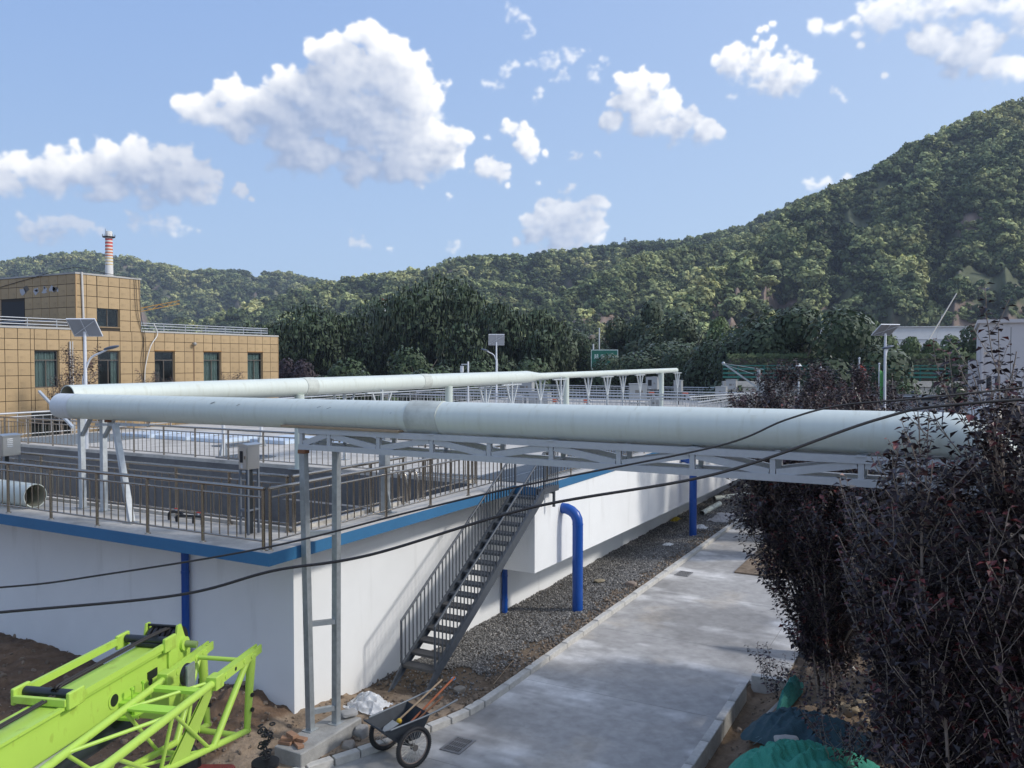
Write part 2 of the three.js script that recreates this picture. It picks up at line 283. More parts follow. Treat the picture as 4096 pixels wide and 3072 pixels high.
{
  // one wide sheet of ground out to the hills, and the dug-over earth near the works
  const far = new THREE.Shape(); far.moveTo(-3000, -3000); far.lineTo(3000, -3000); far.lineTo(3000, 3000); far.lineTo(-3000, 3000); far.closePath();
  const hole = new THREE.Path(); hole.moveTo(-36, -2); hole.lineTo(-36, 66); hole.lineTo(4, 66); hole.lineTo(4, -2); hole.closePath(); far.holes.push(hole);
  const g = new THREE.ShapeGeometry(far); g.rotateX(-Math.PI / 2); g.translate(0, -0.075, 0); boxUV(g); g.setAttribute('color', new THREE.Float32BufferAttribute(new Float32Array(g.attributes.position.count * 3).fill(0.6), 3));
  // shape y runs to -z after the turn
  struct(new THREE.Mesh(g, M.soil), 'ground');
  sheet(-36.2, -8.2, -14, 2.2, 0.09, 'earth_yard', groundY, earth);
  sheet(-11.4, -8.2, -66.2, -13.96, 0.12, 'gravel_bed', (x, z) => groundY(x, z) - 0.012, () => [0.55, 0.54, 0.53]);
  sheet(-4.05, 4.2, -20.7, 2.2, 0.1, 'planting_bed', groundY, (x, z) => mul([0.85, 0.8, 0.74], 0.8 + fbm(x, 2, z, 3) * 0.5));
  sheet(-4.05, 4.2, -66.2, -20.66, 1.5, 'verge', () => -0.073, () => [0.8, 0.8, 0.75]);
}
// concrete road in slabs with open joints
{
  const road = new THREE.Group(); struct(road, 'road');
  const zs = [2, -4, -8, -12, -16.05, -20.1, -24.1, -28.1, -32.1, -36.1, -40.1, -44.1, -48.1, -52.1, -57, -62, -66.2];
  for (let i = 0; i < zs.length - 1; i++) {
    const a = zs[i] - 0.004, b = zs[i + 1] + 0.004, pts = [];
    const n = 8; for (let k = 0; k <= n; k++) { const z = lerp(a, b, k / n); pts.push([kerbX(z) + 0.02, -z]); }
    const xr = zs[i] > -18 ? -4.0 : -4.05;
    pts.push([xr, -b], [xr, -a]);
    const g = extrude(pts, 0.07); g.rotateX(-Math.PI / 2); g.translate(0, -0.07, 0); boxUV(g); part('concrete_slab', g, M.road, road);
    if (zs[i + 1] < -18.5) { const q = extrude([[xr + 0.008, -a + (zs[i] > -18.5 ? 2.25 : 0)], [-3.33, -a + (zs[i] > -18.5 ? 2.25 : 0)], [-3.33, -b], [xr + 0.008, -b]], 0.07); q.rotateX(-Math.PI / 2); q.translate(0, -0.071, 0); boxUV(q); part('concrete_slab', q, M.road, road); }
  }
  const bed = mb().box(-8.3, -0.074, 1.9, -4.1, -0.045, -65).build('joint_filler', M.joint, road); bed.name = 'joint_filler';
}
// kerb stones along the gravel, each a little out of line
{
  const k = thing('kerb', 'pale concrete kerb curving between the gravel strip and the road', 'kerb'); const r = rng(5);
  const curve = []; for (let i = KERB.length - 1; i >= 0; i--) curve.push(V(KERB[i][0], 0, KERB[i][1]));
  const L = []; let s = 0; for (let i = 1; i < curve.length; i++) { L.push([s, curve[i - 1], curve[i]]); s += curve[i].distanceTo(curve[i - 1]); }
  const at = (d) => { let q = L[0]; for (const e of L) if (e[0] <= d) q = e; return q[1].clone().lerp(q[2], (d - q[0]) / q[1].distanceTo(q[2])); };
  const geos = [0.985, 0.5].map((len) => { const g = flat(new RoundedBoxGeometry(0.165, 0.32, len - 0.026, 2, 0.02)); const p = g.attributes.position; for (let i = 0; i < p.count; i++) { const x = p.getX(i), y = p.getY(i), z = p.getZ(i); p.setXYZ(i, x + fbm(x * 6, y * 6, z * 4, 2) * 0.006, y + fbm(x * 5, y * 5 + 3, z * 3, 2) * 0.008, z); } return boxUV(g); });
  for (let d = 0.3; d < s - 1;) {
    const bend = d < 6.4, len = bend ? 0.5 : 0.985, a = at(d), b = at(d + len), m = a.clone().lerp(b, 0.5);
    const q = part('kerb_stone', geos[bend ? 1 : 0], M.kerb, k, [m.x + (r() - 0.5) * 0.014, -0.03 + (r() - 0.5) * 0.014, m.z], Math.atan2(b.x - a.x, b.z - a.z)); q.rotation.z = (r() - 0.5) * 0.03; d += len;
  }
  const k2 = thing('kerb', 'raised concrete kerb round the sunken bed at the right of the road', 'kerb'), g2 = geos[0];
  for (let z = -3.2; z > -17.8; z -= 0.99) { const q = part('kerb_stone', g2, M.kerb, k2, [-3.96 + (r() - 0.5) * 0.01, 0.01 + (r() - 0.5) * 0.012, z]); q.rotation.z = (r() - 0.5) * 0.02; q.scale.y = 1.15; }
  const q = part('kerb_stone', g2, M.kerb, k2, [-3.44, 0.01, -18.2], Math.PI / 2); q.scale.y = 1.15;
}
// ---- gravel: crushed stone between wall and kerb
{
  const r = rng(9), g = new THREE.IcosahedronGeometry(0.026, 0), p = g.attributes.position; for (let i = 0; i < p.count; i++) { const k = 1 + 0.45 * noise(p.getX(i) * 60, p.getY(i) * 60, p.getZ(i) * 60); p.setXYZ(i, p.getX(i) * k * 1.25, p.getY(i) * k * 0.75, p.getZ(i) * k); } g.computeVertexNormals();
  const N = 62000, im = new THREE.InstancedMesh(g, std([1, 1, 1], 0.9), N), m = new THREE.Matrix4(), q = new THREE.Quaternion(), e = new THREE.Euler(), c = new THREE.Color(); let n = 0;
  while (n < N) {
    const z = -13.2 - Math.pow(r(), 1.45) * 46, x = lerp(-11.15, kerbX(z) - 0.08, r()), edge = fbm(x * 1.2, 0, z * 1.2, 3);
    if (x > -8.95 + edge * 0.9 && r() > 0.25) continue;
    if (z > -15.6 + edge * 1.5 && (r() > 0.12 || z > -14.2)) continue; if (z > -18 && x > -9.3 + edge && r() > 0.3) continue;
    const s = 0.38 + r() * 0.72 + (z < -24 ? 0.25 : 0); e.set(r() * 6, r() * 6, r() * 6); q.setFromEuler(e);
    m.compose(V(x, groundY(x, z) + 0.006 + r() * 0.02, z), q, V(s, s, s)); im.setMatrixAt(n, m); const t = r(), k = 0.10 + t * t * 0.22; im.setColorAt(n, t > 0.96 ? c.setRGB(0.42, 0.39, 0.35) : c.setRGB(k, k * 0.965, k * 0.92)); n++;
  }
  im.name = numbered('gravel'); tag(stuff(im), 'dark grey crushed stone filling the strip along the white wall', 'gravel'); im.castShadow = im.receiveShadow = true; scene.add(im);
  const g2 = new THREE.IcosahedronGeometry(0.05, 1), p2 = g2.attributes.position; for (let i = 0; i < p2.count; i++) { const k = 1 + 0.7 * noise(p2.getX(i) * 21, p2.getY(i) * 21, p2.getZ(i) * 21); p2.setXYZ(i, p2.getX(i) * k, p2.getY(i) * k * 0.8, p2.getZ(i) * k); } g2.computeVertexNormals();
  const K = 3600, cl = new THREE.InstancedMesh(g2, std([1, 1, 1], 1), K); n = 0;
  while (n < K) {
    let x, z; if (r() < 0.6) { z = -14.5 + r() * 9; x = lerp(-21, kerbX(z) - 0.1, Math.pow(r(), 0.6)); } else if (r() < 0.5) { z = -14 - r() * 20; x = kerbX(z) - 0.1 - r() * r() * 0.7; } else { x = -3.7 + r() * 3.5; z = -11 - r() * 9; }
    const s = 0.25 + r() * r() * 1.3; e.set(r() * 6, r() * 6, r() * 6); q.setFromEuler(e); m.compose(V(x, groundY(x, z) + 0.005, z), q, V(s, s, s)); cl.setMatrixAt(n, m); const k = 0.65 + r() * 0.7; cl.setColorAt(n, c.setRGB(0.20 * k, 0.155 * k, 0.115 * k)); n++;
  }
  cl.name = numbered('earth_clods'); tag(stuff(cl), 'loose brown clods and small stones scattered over bare earth', 'rubble'); scene.add(cl);
}
// ---------------------------------------------------------------- the treatment tank
const tank = thing('treatment_tank', 'long white-walled treatment tank with blue edged deck and open channel on top', 'tank building', [0, 0, 0]);
{
  const D0 = 3.49, D1 = 3.70;
  mb().box(-35, -0.3, -11.85, -11.15, D0 - 0.001, -12.1).build('wall', M.white, tank);
  mb().box(-11.15, -0.3, -12.102, -11.4, D0 - 0.001, -67).build('wall', M.white, tank).userData.label = 'white wall beside the gravel strip';
  mb().box(-35, -0.3, -12.102, -34.7, D0 - 0.001, -67).build('wall', M.white, tank);
  // the channel box that stands out of the wall, its underside falling slightly
  { const g = extrude([[19.25, 1.44], [56, 0.87], [56, D0 - 0.002], [19.25, D0 - 0.002]], 1.405); g.rotateY(Math.PI / 2); g.translate(-11.148, 0, 0); const b = mb().add(g).build('overhang_box', M.white, tank); }
  mb().box(-35.48, D0, -10.455, -10.392, D1, -12.1).box(-11.4, D0, -12.1, -10.392, D1, -19.0).box(-35.48, D0, -19.0, -10.392, D1, -68).box(-10.392, D0, -19.275, -9.745, D1, -68).box(-35.48, D0, -12.1, -35.0, D1, -19.0).build('deck', M.deck, tank);
  const f = mb().box(-35.5, D0 - 0.015, -10.43, -10.37, D1 - 0.006, -10.452).box(-10.37, D0 - 0.015, -10.4522, -10.39, D1 - 0.006, -19.25).box(-10.37, D0 - 0.015, -19.25, -9.722, D1 - 0.006, -19.272).box(-9.722, D0 - 0.015, -19.2722, -9.742, D1 - 0.006, -68).build('fascia', M.fascia, tank); f.userData.label = 'blue painted edge board';
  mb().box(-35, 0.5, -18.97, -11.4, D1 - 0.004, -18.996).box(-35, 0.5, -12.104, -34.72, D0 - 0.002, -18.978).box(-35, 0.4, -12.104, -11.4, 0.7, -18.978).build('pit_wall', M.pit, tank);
  mb().box(-34.9, D1, -11.98, -11.28, D1 + 0.07, -12.09).box(-11.29, D1, -12.09, -11.39, D1 + 0.07, -15.5).box(-34.9, D1, -19.02, -11.6, D1 + 0.1, -19.14).build('toe_kerb', M.deck, tank);
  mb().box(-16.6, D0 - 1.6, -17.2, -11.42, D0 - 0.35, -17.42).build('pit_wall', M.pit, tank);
}
// grating panels, covers and hatches lying on the deck
{
  const gm = std([0.20, 0.23, 0.26], 0.5, { metalness: 0.5 });
  const g = thing('floor_grating', 'dark ribbed floor grating on the tank deck behind the stair head', 'grating', [0, 3.7, 0]);
  const b = mb(); for (let z = -19.75; z > -36; z -= 0.17) b.box(-11.9, 0.004, z, -10.25, 0.045, z - 0.055); stuff(b.build('grating_bar', gm, g));
  for (const x of [-11.95, -11.1, -10.25]) mb().box(x, 0.004, -19.72, x + 0.05, 0.052, -36).build('grating_edge', gm, g);
  const g2 = thing('floor_grating', 'wide grey mesh grating at the far left of the tank deck', 'grating', [0, 3.7, 0]), b2 = mb();
  for (let z = -20.2; z > -24; z -= 0.13) b2.box(-34.4, 0.004, z, -30.6, 0.04, z - 0.05); stuff(b2.build('grating_bar', std([0.34, 0.38, 0.4], 0.5, { metalness: 0.3 }), g2));
  for (const x of [-34.45, -30.6]) mb().box(x, 0.004, -20.15, x + 0.05, 0.05, -24.1).build('grating_edge', gm, g2);
  const hatch = (x0, x1, z0, z1, label) => { const h = thing('hatch', label, 'hatch', [0, 3.7, 0]); const q = mb(); for (let x = x0 + 0.1; x < x1 - 0.02; x += 0.13) q.box(x, 0.004, z0 - 0.06, x + 0.03, 0.03, z1 + 0.06); for (let z = z0 - 0.12; z > z1 + 0.06; z -= 0.13) q.box(x0 + 0.06, 0.032, z, x1 - 0.06, 0.036, z - 0.03); stuff(q.build('mesh_bar', gm, h)); mb().box(x0, 0.004, z0, x1, 0.045, z0 - 0.05).box(x0, 0.004, z1 + 0.05, x1, 0.045, z1).box(x0, 0.004, z0 - 0.05, x0 + 0.05, 0.045, z1 + 0.05).box(x1 - 0.05, 0.004, z0 - 0.05, x1, 0.045, z1 + 0.05).build('hatch_frame', gm, h); };
  hatch(-25.3, -24.3, -22.5, -24.4, 'square mesh hatch in the deck behind the steel post'); hatch(-22.2, -20.6, -19.9, -21.1, 'square mesh hatch in the deck nearest the channel');
  const tray = thing('cable_tray', 'dark ribbed cable tray lying on the tank deck left of the stair head', 'cable tray', [0, 3.7, 0]), tq = mb();
  for (let x = -13.7; x < -11.8; x += 0.14) tq.box(x, 0.004, -19.5, x + 0.05, 0.05, -20.2); stuff(tq.build('tray_bar', gm, tray));
  const names = ['farthest left', 'second from left', 'middle', 'fourth from left', 'right-hand'];
  [[-31.2, -24.5], [-29, -24.5], [-26.8, -24.5], [-24.2, -25.2], [-21.5, -25.2]].forEach(([x, z], i) => { const c = thing('tank_cover', 'pale blue flat cover on the tank deck, ' + names[i] + ' of the row', 'cover', [x, 3.7, z], 0, 'pale covers on the tank deck'); mb().rbox(-0.95, 0.004, 0.9, 0.95, 0.16, -1.2, 0.02).build('lid', M.cover, c); for (const k of [-0.46, 0.46]) mb().box(k - 0.04, 0.16, 0.1, k + 0.04, 0.2, -0.2).build('handle', M.steelFar, c); });
}
// ---------------------------------------------------------------- stainless railings
const railG = { post: new THREE.CylinderGeometry(0.031, 0.031, 1.07, 10).translate(0, 0.535, 0), bal: new THREE.CylinderGeometry(0.0125, 0.0125, 0.765, 6).translate(0, 0.545, 0), foot: new THREE.CylinderGeometry(0.05, 0.055, 0.02, 10).translate(0, 0.012, 0), far: new THREE.CylinderGeometry(0.022, 0.022, 1.07, 5).translate(0, 0.535, 0) };
function railing(a, b, label, o = {}) {
  const A = V(a[0], 0, a[1]), B = V(b[0], 0, b[1]), L = A.distanceTo(B), d = B.clone().sub(A).normalize(), y0 = o.y ?? 3.7, mat = o.mat ?? M.steel, step = o.step ?? 1.55, far = o.far, H = o.h ?? 1.11;
  const t = thing('railing', label, 'railing', [0, y0, 0], 0, o.group), up = (p, y) => V(p.x, y, p.z), k = far ? 1.25 : 1, seg = far ? 5 : 10;
  mb().tube(up(A.clone().addScaledVector(d, -0.03), H - 0.033), up(B.clone().addScaledVector(d, 0.03), H - 0.033), 0.034 * k, seg).sphere(up(A, H - 0.033), 0.034 * k, seg).sphere(up(B, H - 0.033), 0.034 * k, seg).build('top_rail', mat, t);
  mb().tube(up(A, 0.925), up(B, 0.925), 0.02 * k, seg).build('middle_rail', mat, t);
  mb().tube(up(A, 0.165), up(B, 0.165), 0.018 * k, seg).build('bottom_rail', mat, t);
  const n = Math.max(1, Math.round(L / step)); const bals = [];
  for (let i = 0; i <= n; i++) {
    const p = A.clone().lerp(B, i / n); const q = part('post', far ? railG.far : railG.post, mat, t, [p.x, 0, p.z]); q.scale.y = (H - 0.03) / 1.07; if (!far) part('foot_plate', railG.foot, mat, q);
    if (i < n) { const e = A.clone().lerp(B, (i + 1) / n), m = far ? 7 : Math.round(step / 0.215); for (let j = 1; j < m; j++) bals.push(p.clone().lerp(e, j / m)); }
  }
  if (far) { const q = mb(); for (const p of bals) q.tube(V(p.x, 0.165, p.z), V(p.x, 0.925, p.z), 0.014, 4, 0.014, true); stuff(q.build('baluster', mat, t)); } else for (const p of bals) part('baluster', railG.bal, mat, t, [p.x, 0, p.z]);
  return t;
}
railing([-34.6, -10.56], [-10.62, -10.56], 'stainless railing on the front deck edge above the shaded white wall', { step: 1.5 });
railing([-10.52, -10.62], [-10.58, -18.95], 'stainless railing on the deck edge running back from the near corner to the stairs', { step: 1.67 });
railing([-34.6, -11.92], [-11.36, -11.92], 'stainless railing on the near rim of the open channel, behind the front railing', { step: 1.5 });
railing([-11.26, -11.98], [-11.26, -15.55], 'stainless railing on the right rim of the open channel, near corner to ladder', { step: 1.2 });
railing([-11.26, -16.35], [-11.4, -19.0], 'short stainless railing on the channel rim between the ladder and stair head', { step: 1.3 });
railing([-34.6, -19.18], [-11.6, -19.18], 'stainless railing along the far rim of the open channel', { step: 1.56 });
railing([-9.9, -20.3], [-9.9, -67.6], 'stainless railing on the outer deck edge beyond the stair landing', { step: 1.6, far: 1, mat: M.steel });
railing([-35.2, -10.6], [-35.2, -67.6], 'sunlit railing along the far left edge of the deck before the tan building', { step: 2.6, far: 1, mat: M.steelFar });
{
  const who = ['nearest of the five', 'second of the five', 'middle one of the five', 'fourth of the five', 'farthest of the five'];
  [[-44.6, -34, -15.4], [-48.6, -34, -14.2], [-53.0, -34, -15.2], [-57.6, -34, -12.4], [-67.7, -35.0, -10.0]].forEach(([z, x0, x1], i) => railing([x0, z], [x1, z], 'grey railing crossing the back of the deck, ' + who[i] + ' behind the pipes', { step: 2.2, far: 1, mat: M.steelFar }));
}
railing([-12.3, -43.4], [-12.3, -58.2], 'bright railing running back on the right side of the far deck, inner one', { step: 2.2, far: 1, mat: M.steelFar });
railing([-14.6, -49.8], [-12.5, -58.1], 'short slanting railing in front of the small davit crane', { step: 2.2, far: 1, mat: M.steelFar });
// ladder hoops over the channel rim
{
  const l = thing('ladder', 'stainless ladder with arched hand hoops at the rim of the open channel', 'ladder', [-11.34, 3.7, -15.95]);
  for (const z of [0.22, -0.22]) mb().path([V(0.05, 0, z), V(0.05, 0.45, z), V(-0.02, 0.68, z), V(-0.12, 0.68, z), V(-0.17, 0.45, z), V(-0.17, -1.2, z)], 0.028, 8, 30).build('hand_hoop', M.steel, l);
  for (let i = 0; i < 4; i++) mb().tube(V(-0.17, -0.1 - i * 0.3, 0.22), V(-0.17, -0.1 - i * 0.3, -0.22), 0.014, 6).build('rung', M.steel, l);
  const p = thing('steel_post', 'stout square steel post carrying the pipe at the right deck edge', 'post', [-10.92, 3.7, -14.4]); mb().rbox(-0.09, 0.02, -0.09, 0.09, 2.2, 0.09, 0.015).build('shaft', M.galv, p); mb().box(-0.19, 0.002, -0.19, 0.19, 0.022, 0.19).build('base_plate', M.galv, p);
  mb().add(extrude([[0.09, 0.03], [0.2, 0.03], [0.09, 0.5]], 0.02).translate(0, 0, -0.01)).build('gusset', M.galv, p);
}
// ---------------------------------------------------------------- steel stairs
{
  const s = thing('steel_stairs', 'dark grey steel stairs climbing along the white wall to the deck', 'stairs', [-9.93, 0, 0]);
  const zt = -19.28, yt = 3.66, run = 0.297, rise = 0.1825, N = 17, hw = 0.425, slope = rise / run, y0 = yt - rise * 17, zF = zt + run * 17;
  const nose = (z) => yt - (z - zt) * slope;
  for (const sd of [-1, 1]) {
    const z1 = zF + 0.36, x = sd * hw, pts = [[-(zt - 0.02), nose(zt) - 0.02], [-(zt - 0.02), nose(zt) - 0.27], [-(z1 - 0.14), nose(z1) - 0.16 - 0.085], [-z1, nose(z1) - 0.02 - 0.15]];
    const g = extrude([[19.3, yt + 0.02], [19.3, yt - 0.26], [-z1 + 0.0, nose(z1) - 0.2], [-z1 - 0.13, nose(z1) - 0.2], [-zF - 0.0 + 0.02, nose(zF) + 0.05]], 0.03); g.rotateY(Math.PI / 2); g.translate(x - 0.015, 0, 0);
    const sg = mb().add(g); // top and bottom flange of the channel
    sg.bar(V(x - sd * 0.03, nose(zF) + 0.03, zF + 0.02), V(x - sd * 0.03, yt + 0.005, zt), 0.06, 0.01); sg.bar(V(x - sd * 0.03, nose(z1) - 0.16, z1 + 0.02), V(x - sd * 0.03, yt - 0.25, zt + 0.02), 0.06, 0.01); sg.build('stringer', M.stair, s);
    const rl = mb(), rz0 = zF + 0.02, top = 0.95, xr = x;
    rl.tube(V(xr, nose(rz0) + top, rz0), V(xr, yt + top, zt - 0.02), 0.027, 8); rl.tube(V(xr, nose(rz0) + top, rz0), V(xr, nose(rz0) + 0.05, rz0), 0.026, 8).sphere(V(xr, nose(rz0) + top, rz0), 0.027, 8); rl.build('handrail', M.stair, s);
    for (let i = 1; i < 35; i++) { const z = lerp(rz0, zt, i / 35), y = nose(z); part('baluster', new THREE.BoxGeometry(0.022, top - 0.07, 0.022), M.stair, s, [xr, y + 0.05 + (top - 0.07) / 2, z]); }
    part('baluster', new THREE.BoxGeometry(0.045, top, 0.045), M.stair, s, [xr, yt + top / 2, zt - 0.03]);
  }
  const tg = mb().box(-hw + 0.016, -0.008, 0, hw - 0.016, 0, -0.27).box(-hw + 0.016, -0.055, 0.006, hw - 0.016, -0.001, 0).box(-hw + 0.016, -0.05, -0.27, hw - 0.016, 0.0, -0.276).geo();
  const dust = std([0.115, 0.112, 0.11], 0.7, { map: T.conc });
  for (let i = 0; i < N; i++) part('tread', tg, i < 6 ? dust : M.stair, s, [0, y0 + rise * i, zF - run * i]);
  mb().box(-hw - 0.06, yt - 0.012, zt, hw + 0.02, yt, zt - 0.85).box(hw + 0.0, yt - 0.14, zt + 0.001, hw + 0.022, yt + 0.012, zt - 0.9).box(-hw, yt - 0.14, zt + 0.02, hw, yt - 0.014, zt + 0.002).build('landing', M.stair, s);
  mb().box(hw - 0.03, yt - 0.55, zt - 0.6, hw + 0.03, yt - 0.142, zt - 0.66).box(hw - 0.28, yt - 0.2, zt - 0.6, hw - 0.03, yt - 0.142, zt - 0.66).build('bracket', M.stair, s);
  mb().tube(V(hw, yt + 0.95, zt), V(hw, yt + 0.95, zt - 0.88), 0.027, 8).build('handrail', M.stair, s);
  for (let i = 1; i <= 7; i++) part('baluster', new THREE.BoxGeometry(0.022, 0.93, 0.022), M.stair, s, [hw + 0.005, yt + 0.47, zt - 0.02 - i * 0.12]);
}
// ---------------------------------------------------------------- the two big pipes
{
  const R = 0.27, y = 6.03, z = -11.42, p = thing('overhead_pipe', 'thick pale grey-green pipe crossing over the road in front, on the steel truss', 'pipe');
  const A = V(-17.55, y - 0.03, z), B = V(-0.2, y + 0.07, z);
  mb().tube(A, V(-8.4, y + 0.02, z), R, 48, R, true).build('pipe_run', M.frp, p); mb().tube(V(-8.4, y + 0.02, z), B, R, 48, R, true).build('pipe_run', M.frp, p);
  { const bz = mb(); const g = new THREE.CylinderGeometry(R + 0.014, R + 0.014, 0.62, 48, 6, false), q = g.attributes.position; for (let i = 0; i < q.count; i++) { const a = fbm(q.getX(i) * 4, q.getY(i) * 6, q.getZ(i) * 4, 3) * 0.012; q.setX(i, q.getX(i) * (1 + a)); q.setZ(i, q.getZ(i) * (1 + a)); q.setY(i, q.getY(i) + (Math.abs(q.getY(i)) > 0.25 ? fbm(q.getX(i) * 5, 1, q.getZ(i) * 5, 2) * 0.05 : 0)); } g.rotateZ(Math.PI / 2); g.translate(-7.75, y + 0.025, z); bz.add(g).build('joint_band', M.band, p).userData.label = 'rough grey wrapped joint'; }
  mb().tube(A.clone().add(V(0.004, 0, 0)), A.clone().add(V(0.6, 0, 0)), R + 0.006, 48, R + 0.006, true).build('end_sleeve', std([0.66, 0.69, 0.70], 0.5, { map: T.frp }), p);
  mb().tube(A.clone().add(V(0.02, 0, 0)), A.clone().add(V(3, 0, 0)), R - 0.02, 32, R - 0.02, true).build('pipe_lining', M.frpIn, p);
  const bend = []; for (let i = 0; i <= 12; i++) { const a = (i / 12) * Math.PI / 2; bend.push(V(B.x + Math.sin(a) * 0.75, B.y - 0.75 + Math.cos(a) * 0.75, z)); }
  mb().add(new THREE.TubeGeometry(new THREE.CatmullRomCurve3(bend), 24, R, 40, false)).build('pipe_bend', M.frp, p);
  mb().tube(V(B.x + 0.75, B.y - 0.75, z), V(B.x + 0.75, -0.1, z), R, 40, R, true).build('pipe_run', M.frp, p);
  // scuffs
  const sm = std([0.02, 0.022, 0.024], 0.8); for (const [x, a, l] of [[-12.6, 0.6, 0.14], [-11.9, 0.5, 0.1], [-9.95, 0.55, 0.12], [-9.72, 0.5, 0.13], [-8.35, 0.35, 0.1]]) { const yy = Math.sin(a), zz = Math.cos(a); mb().bar(V(x, y + yy * (R + 0.001), z + zz * (R + 0.001)), V(x + l * 0.6, y + yy * (R + 0.001) + 0.03, z + zz * (R + 0.001) - 0.02), 0.02, 0.004).build('scuff', sm, p); }

  const q = thing('overhead_pipe', 'second pale pipe running back over the deck, narrowing halfway', 'pipe'), x = -17.82, y2 = 6.17, R2 = 0.275, r2 = 0.16;
  const y3 = (zz) => y2 + (-11.75 - zz) * 0.0033;
  mb().tube(V(x, y3(-11.75), -11.75), V(x, y3(-26), -26), R2, 40, R2, true).build('pipe_run', M.frp, q); mb().tube(V(x, y3(-26), -26), V(x, y3(-34.4), -34.4), R2, 40, R2, true).build('pipe_run', M.frp, q);
  mb().tube(V(x, y3(-11.75), -11.755), V(x, y3(-16), -16), R2 - 0.022, 32, R2 - 0.022, true).build('pipe_lining', M.frpIn, q);
  { const ring = new THREE.RingGeometry(R2 - 0.022, R2, 40); ring.translate(x, y3(-11.75), -11.75); mb().add(ring).build('pipe_rim', M.frp, q); }
  mb().tube(V(x, y3(-34.4), -34.4), V(x, y3(-35.7), -35.7), R2, 40, r2, true).build('reducer', M.frp, q);
  mb().tube(V(x, y3(-35.7), -35.7), V(x, y3(-57.4), -57.4), r2, 32).sphere(V(x, y3(-57.4), -57.4), r2, 20).build('pipe_run', M.frp, q);
  for (const zz of [-25.9, -19.6]) mb().tube(V(x, y3(zz), zz + 0.25), V(x, y3(zz), zz - 0.25), R2 + 0.012, 40, R2 + 0.012).build('joint_band', M.band, q);
  // pale round columns under the second pipe
  const cl = ['behind the near railing', 'left of the middle supports', 'in the middle of the thin stretch', 'at the far end'];
  [-19.12, -27.5, -38.5, -53.8].forEach((zz, i) => { const c = thing('pipe_column', 'round pale column under the second pipe, ' + cl[i], 'column', [x + 0.12, 3.7, zz]); const h = y3(zz) - 3.7 - (i < 2 ? R2 : r2) + 0.05; mb().tube(V(0, 0.02, 0), V(0, h, 0), 0.15, 24).build('shaft', std([0.58, 0.64, 0.58], 0.5, { map: T.frp }), c); mb().box(-0.25, 0.002, -0.25, 0.25, 0.02, 0.25).build('base_plate', M.galv, c); });
  // forked supports
  const fl = ['under its open near end', 'second from its near end', 'left of the narrowing', 'just before the narrowing', 'first past the narrowing', 'second past the narrowing', 'third past the narrowing', 'fourth past the narrowing', 'fifth past the narrowing', 'sixth past the narrowing', 'next to last', 'last at the far tip'];
  [-21.6, -23.0, -30.9, -32.4, -36.2, -37.5, -42.1, -43.7, -47.4, -49.1, -54.6, -56.8].forEach((zz, i) => {
    const rr = zz > -34.4 ? R2 : r2, h = y3(zz) - rr - 3.7 - 0.05, c = thing('pipe_support', 'forked galvanised support of the second pipe, ' + fl[i], 'pipe support', [x + (i % 2 ? 0.28 : -0.2), 3.7, zz], 0, 'forked supports under the second pipe');
    mb().bar(V(0, 0.02, 0), V(0, h, 0), 0.08).build('post', M.whiteSteel, c); for (const k of [-1, 1]) mb().bar(V(0, h * 0.58, k * 0.05), V(0, h, k * 0.52), 0.06).build('brace', M.whiteSteel, c);
    mb().box(-0.05, h, -0.85, 0.05, h + 0.05, 0.85).build('cap_beam', M.whiteSteel, c); mb().box(-0.12, 0.002, -0.12, 0.12, 0.02, 0.12).build('base_plate', M.galv, c);
    mb().box(-0.04, h + 0.05, -0.03, 0.04, h + 0.12, 0.03).build('clip', M.whiteSteel, c);
  });
  // legs under the left end of the near pipe
  const legs = [[-17.27, -11.72, -17.3, 'left upright'], [-16.51, -11.7, -16.5, 'middle upright']];
  for (const [lx, lz, tx, w] of legs) { const c = thing('steel_support', 'white steel leg under the near pipe end, ' + w + ' with a short brace', 'pipe support'); mb().bar(V(lx, 3.72, lz), V(tx, y - R, lz), 0.11).build('post', M.whiteSteel, c); mb().bar(V(tx + 0.05, y - R - 0.42, lz), V(tx + 0.5, y - R - 0.01, lz + 0.1), 0.07).build('brace', M.galv, c); mb().box(lx - 0.12, 3.702, lz - 0.12, lx + 0.12, 3.72, lz + 0.12).build('base_plate', M.galv, c); }
  const c = thing('steel_support', 'leaning white steel leg under the near pipe, right of the two uprights', 'pipe support'); mb().bar(V(-14.8, 3.72, -11.1), V(-15.55, y - R - 0.1, -11.3), 0.11).build('post', M.whiteSteel, c); mb().bar(V(-16.45, y - R - 0.14, -11.5), V(-14.4, y - R - 0.06, -11.2), 0.06, 0.05).build('cap_beam', M.whiteSteel, c); mb().box(-14.93, 3.702, -11.22, -14.67, 3.72, -10.98).build('base_plate', M.galv, c); mb().rbox(-15.98, y - R - 0.07, -11.45, -15.86, y - R + 0.02, -11.35).build('clip', M.rust, c);
}
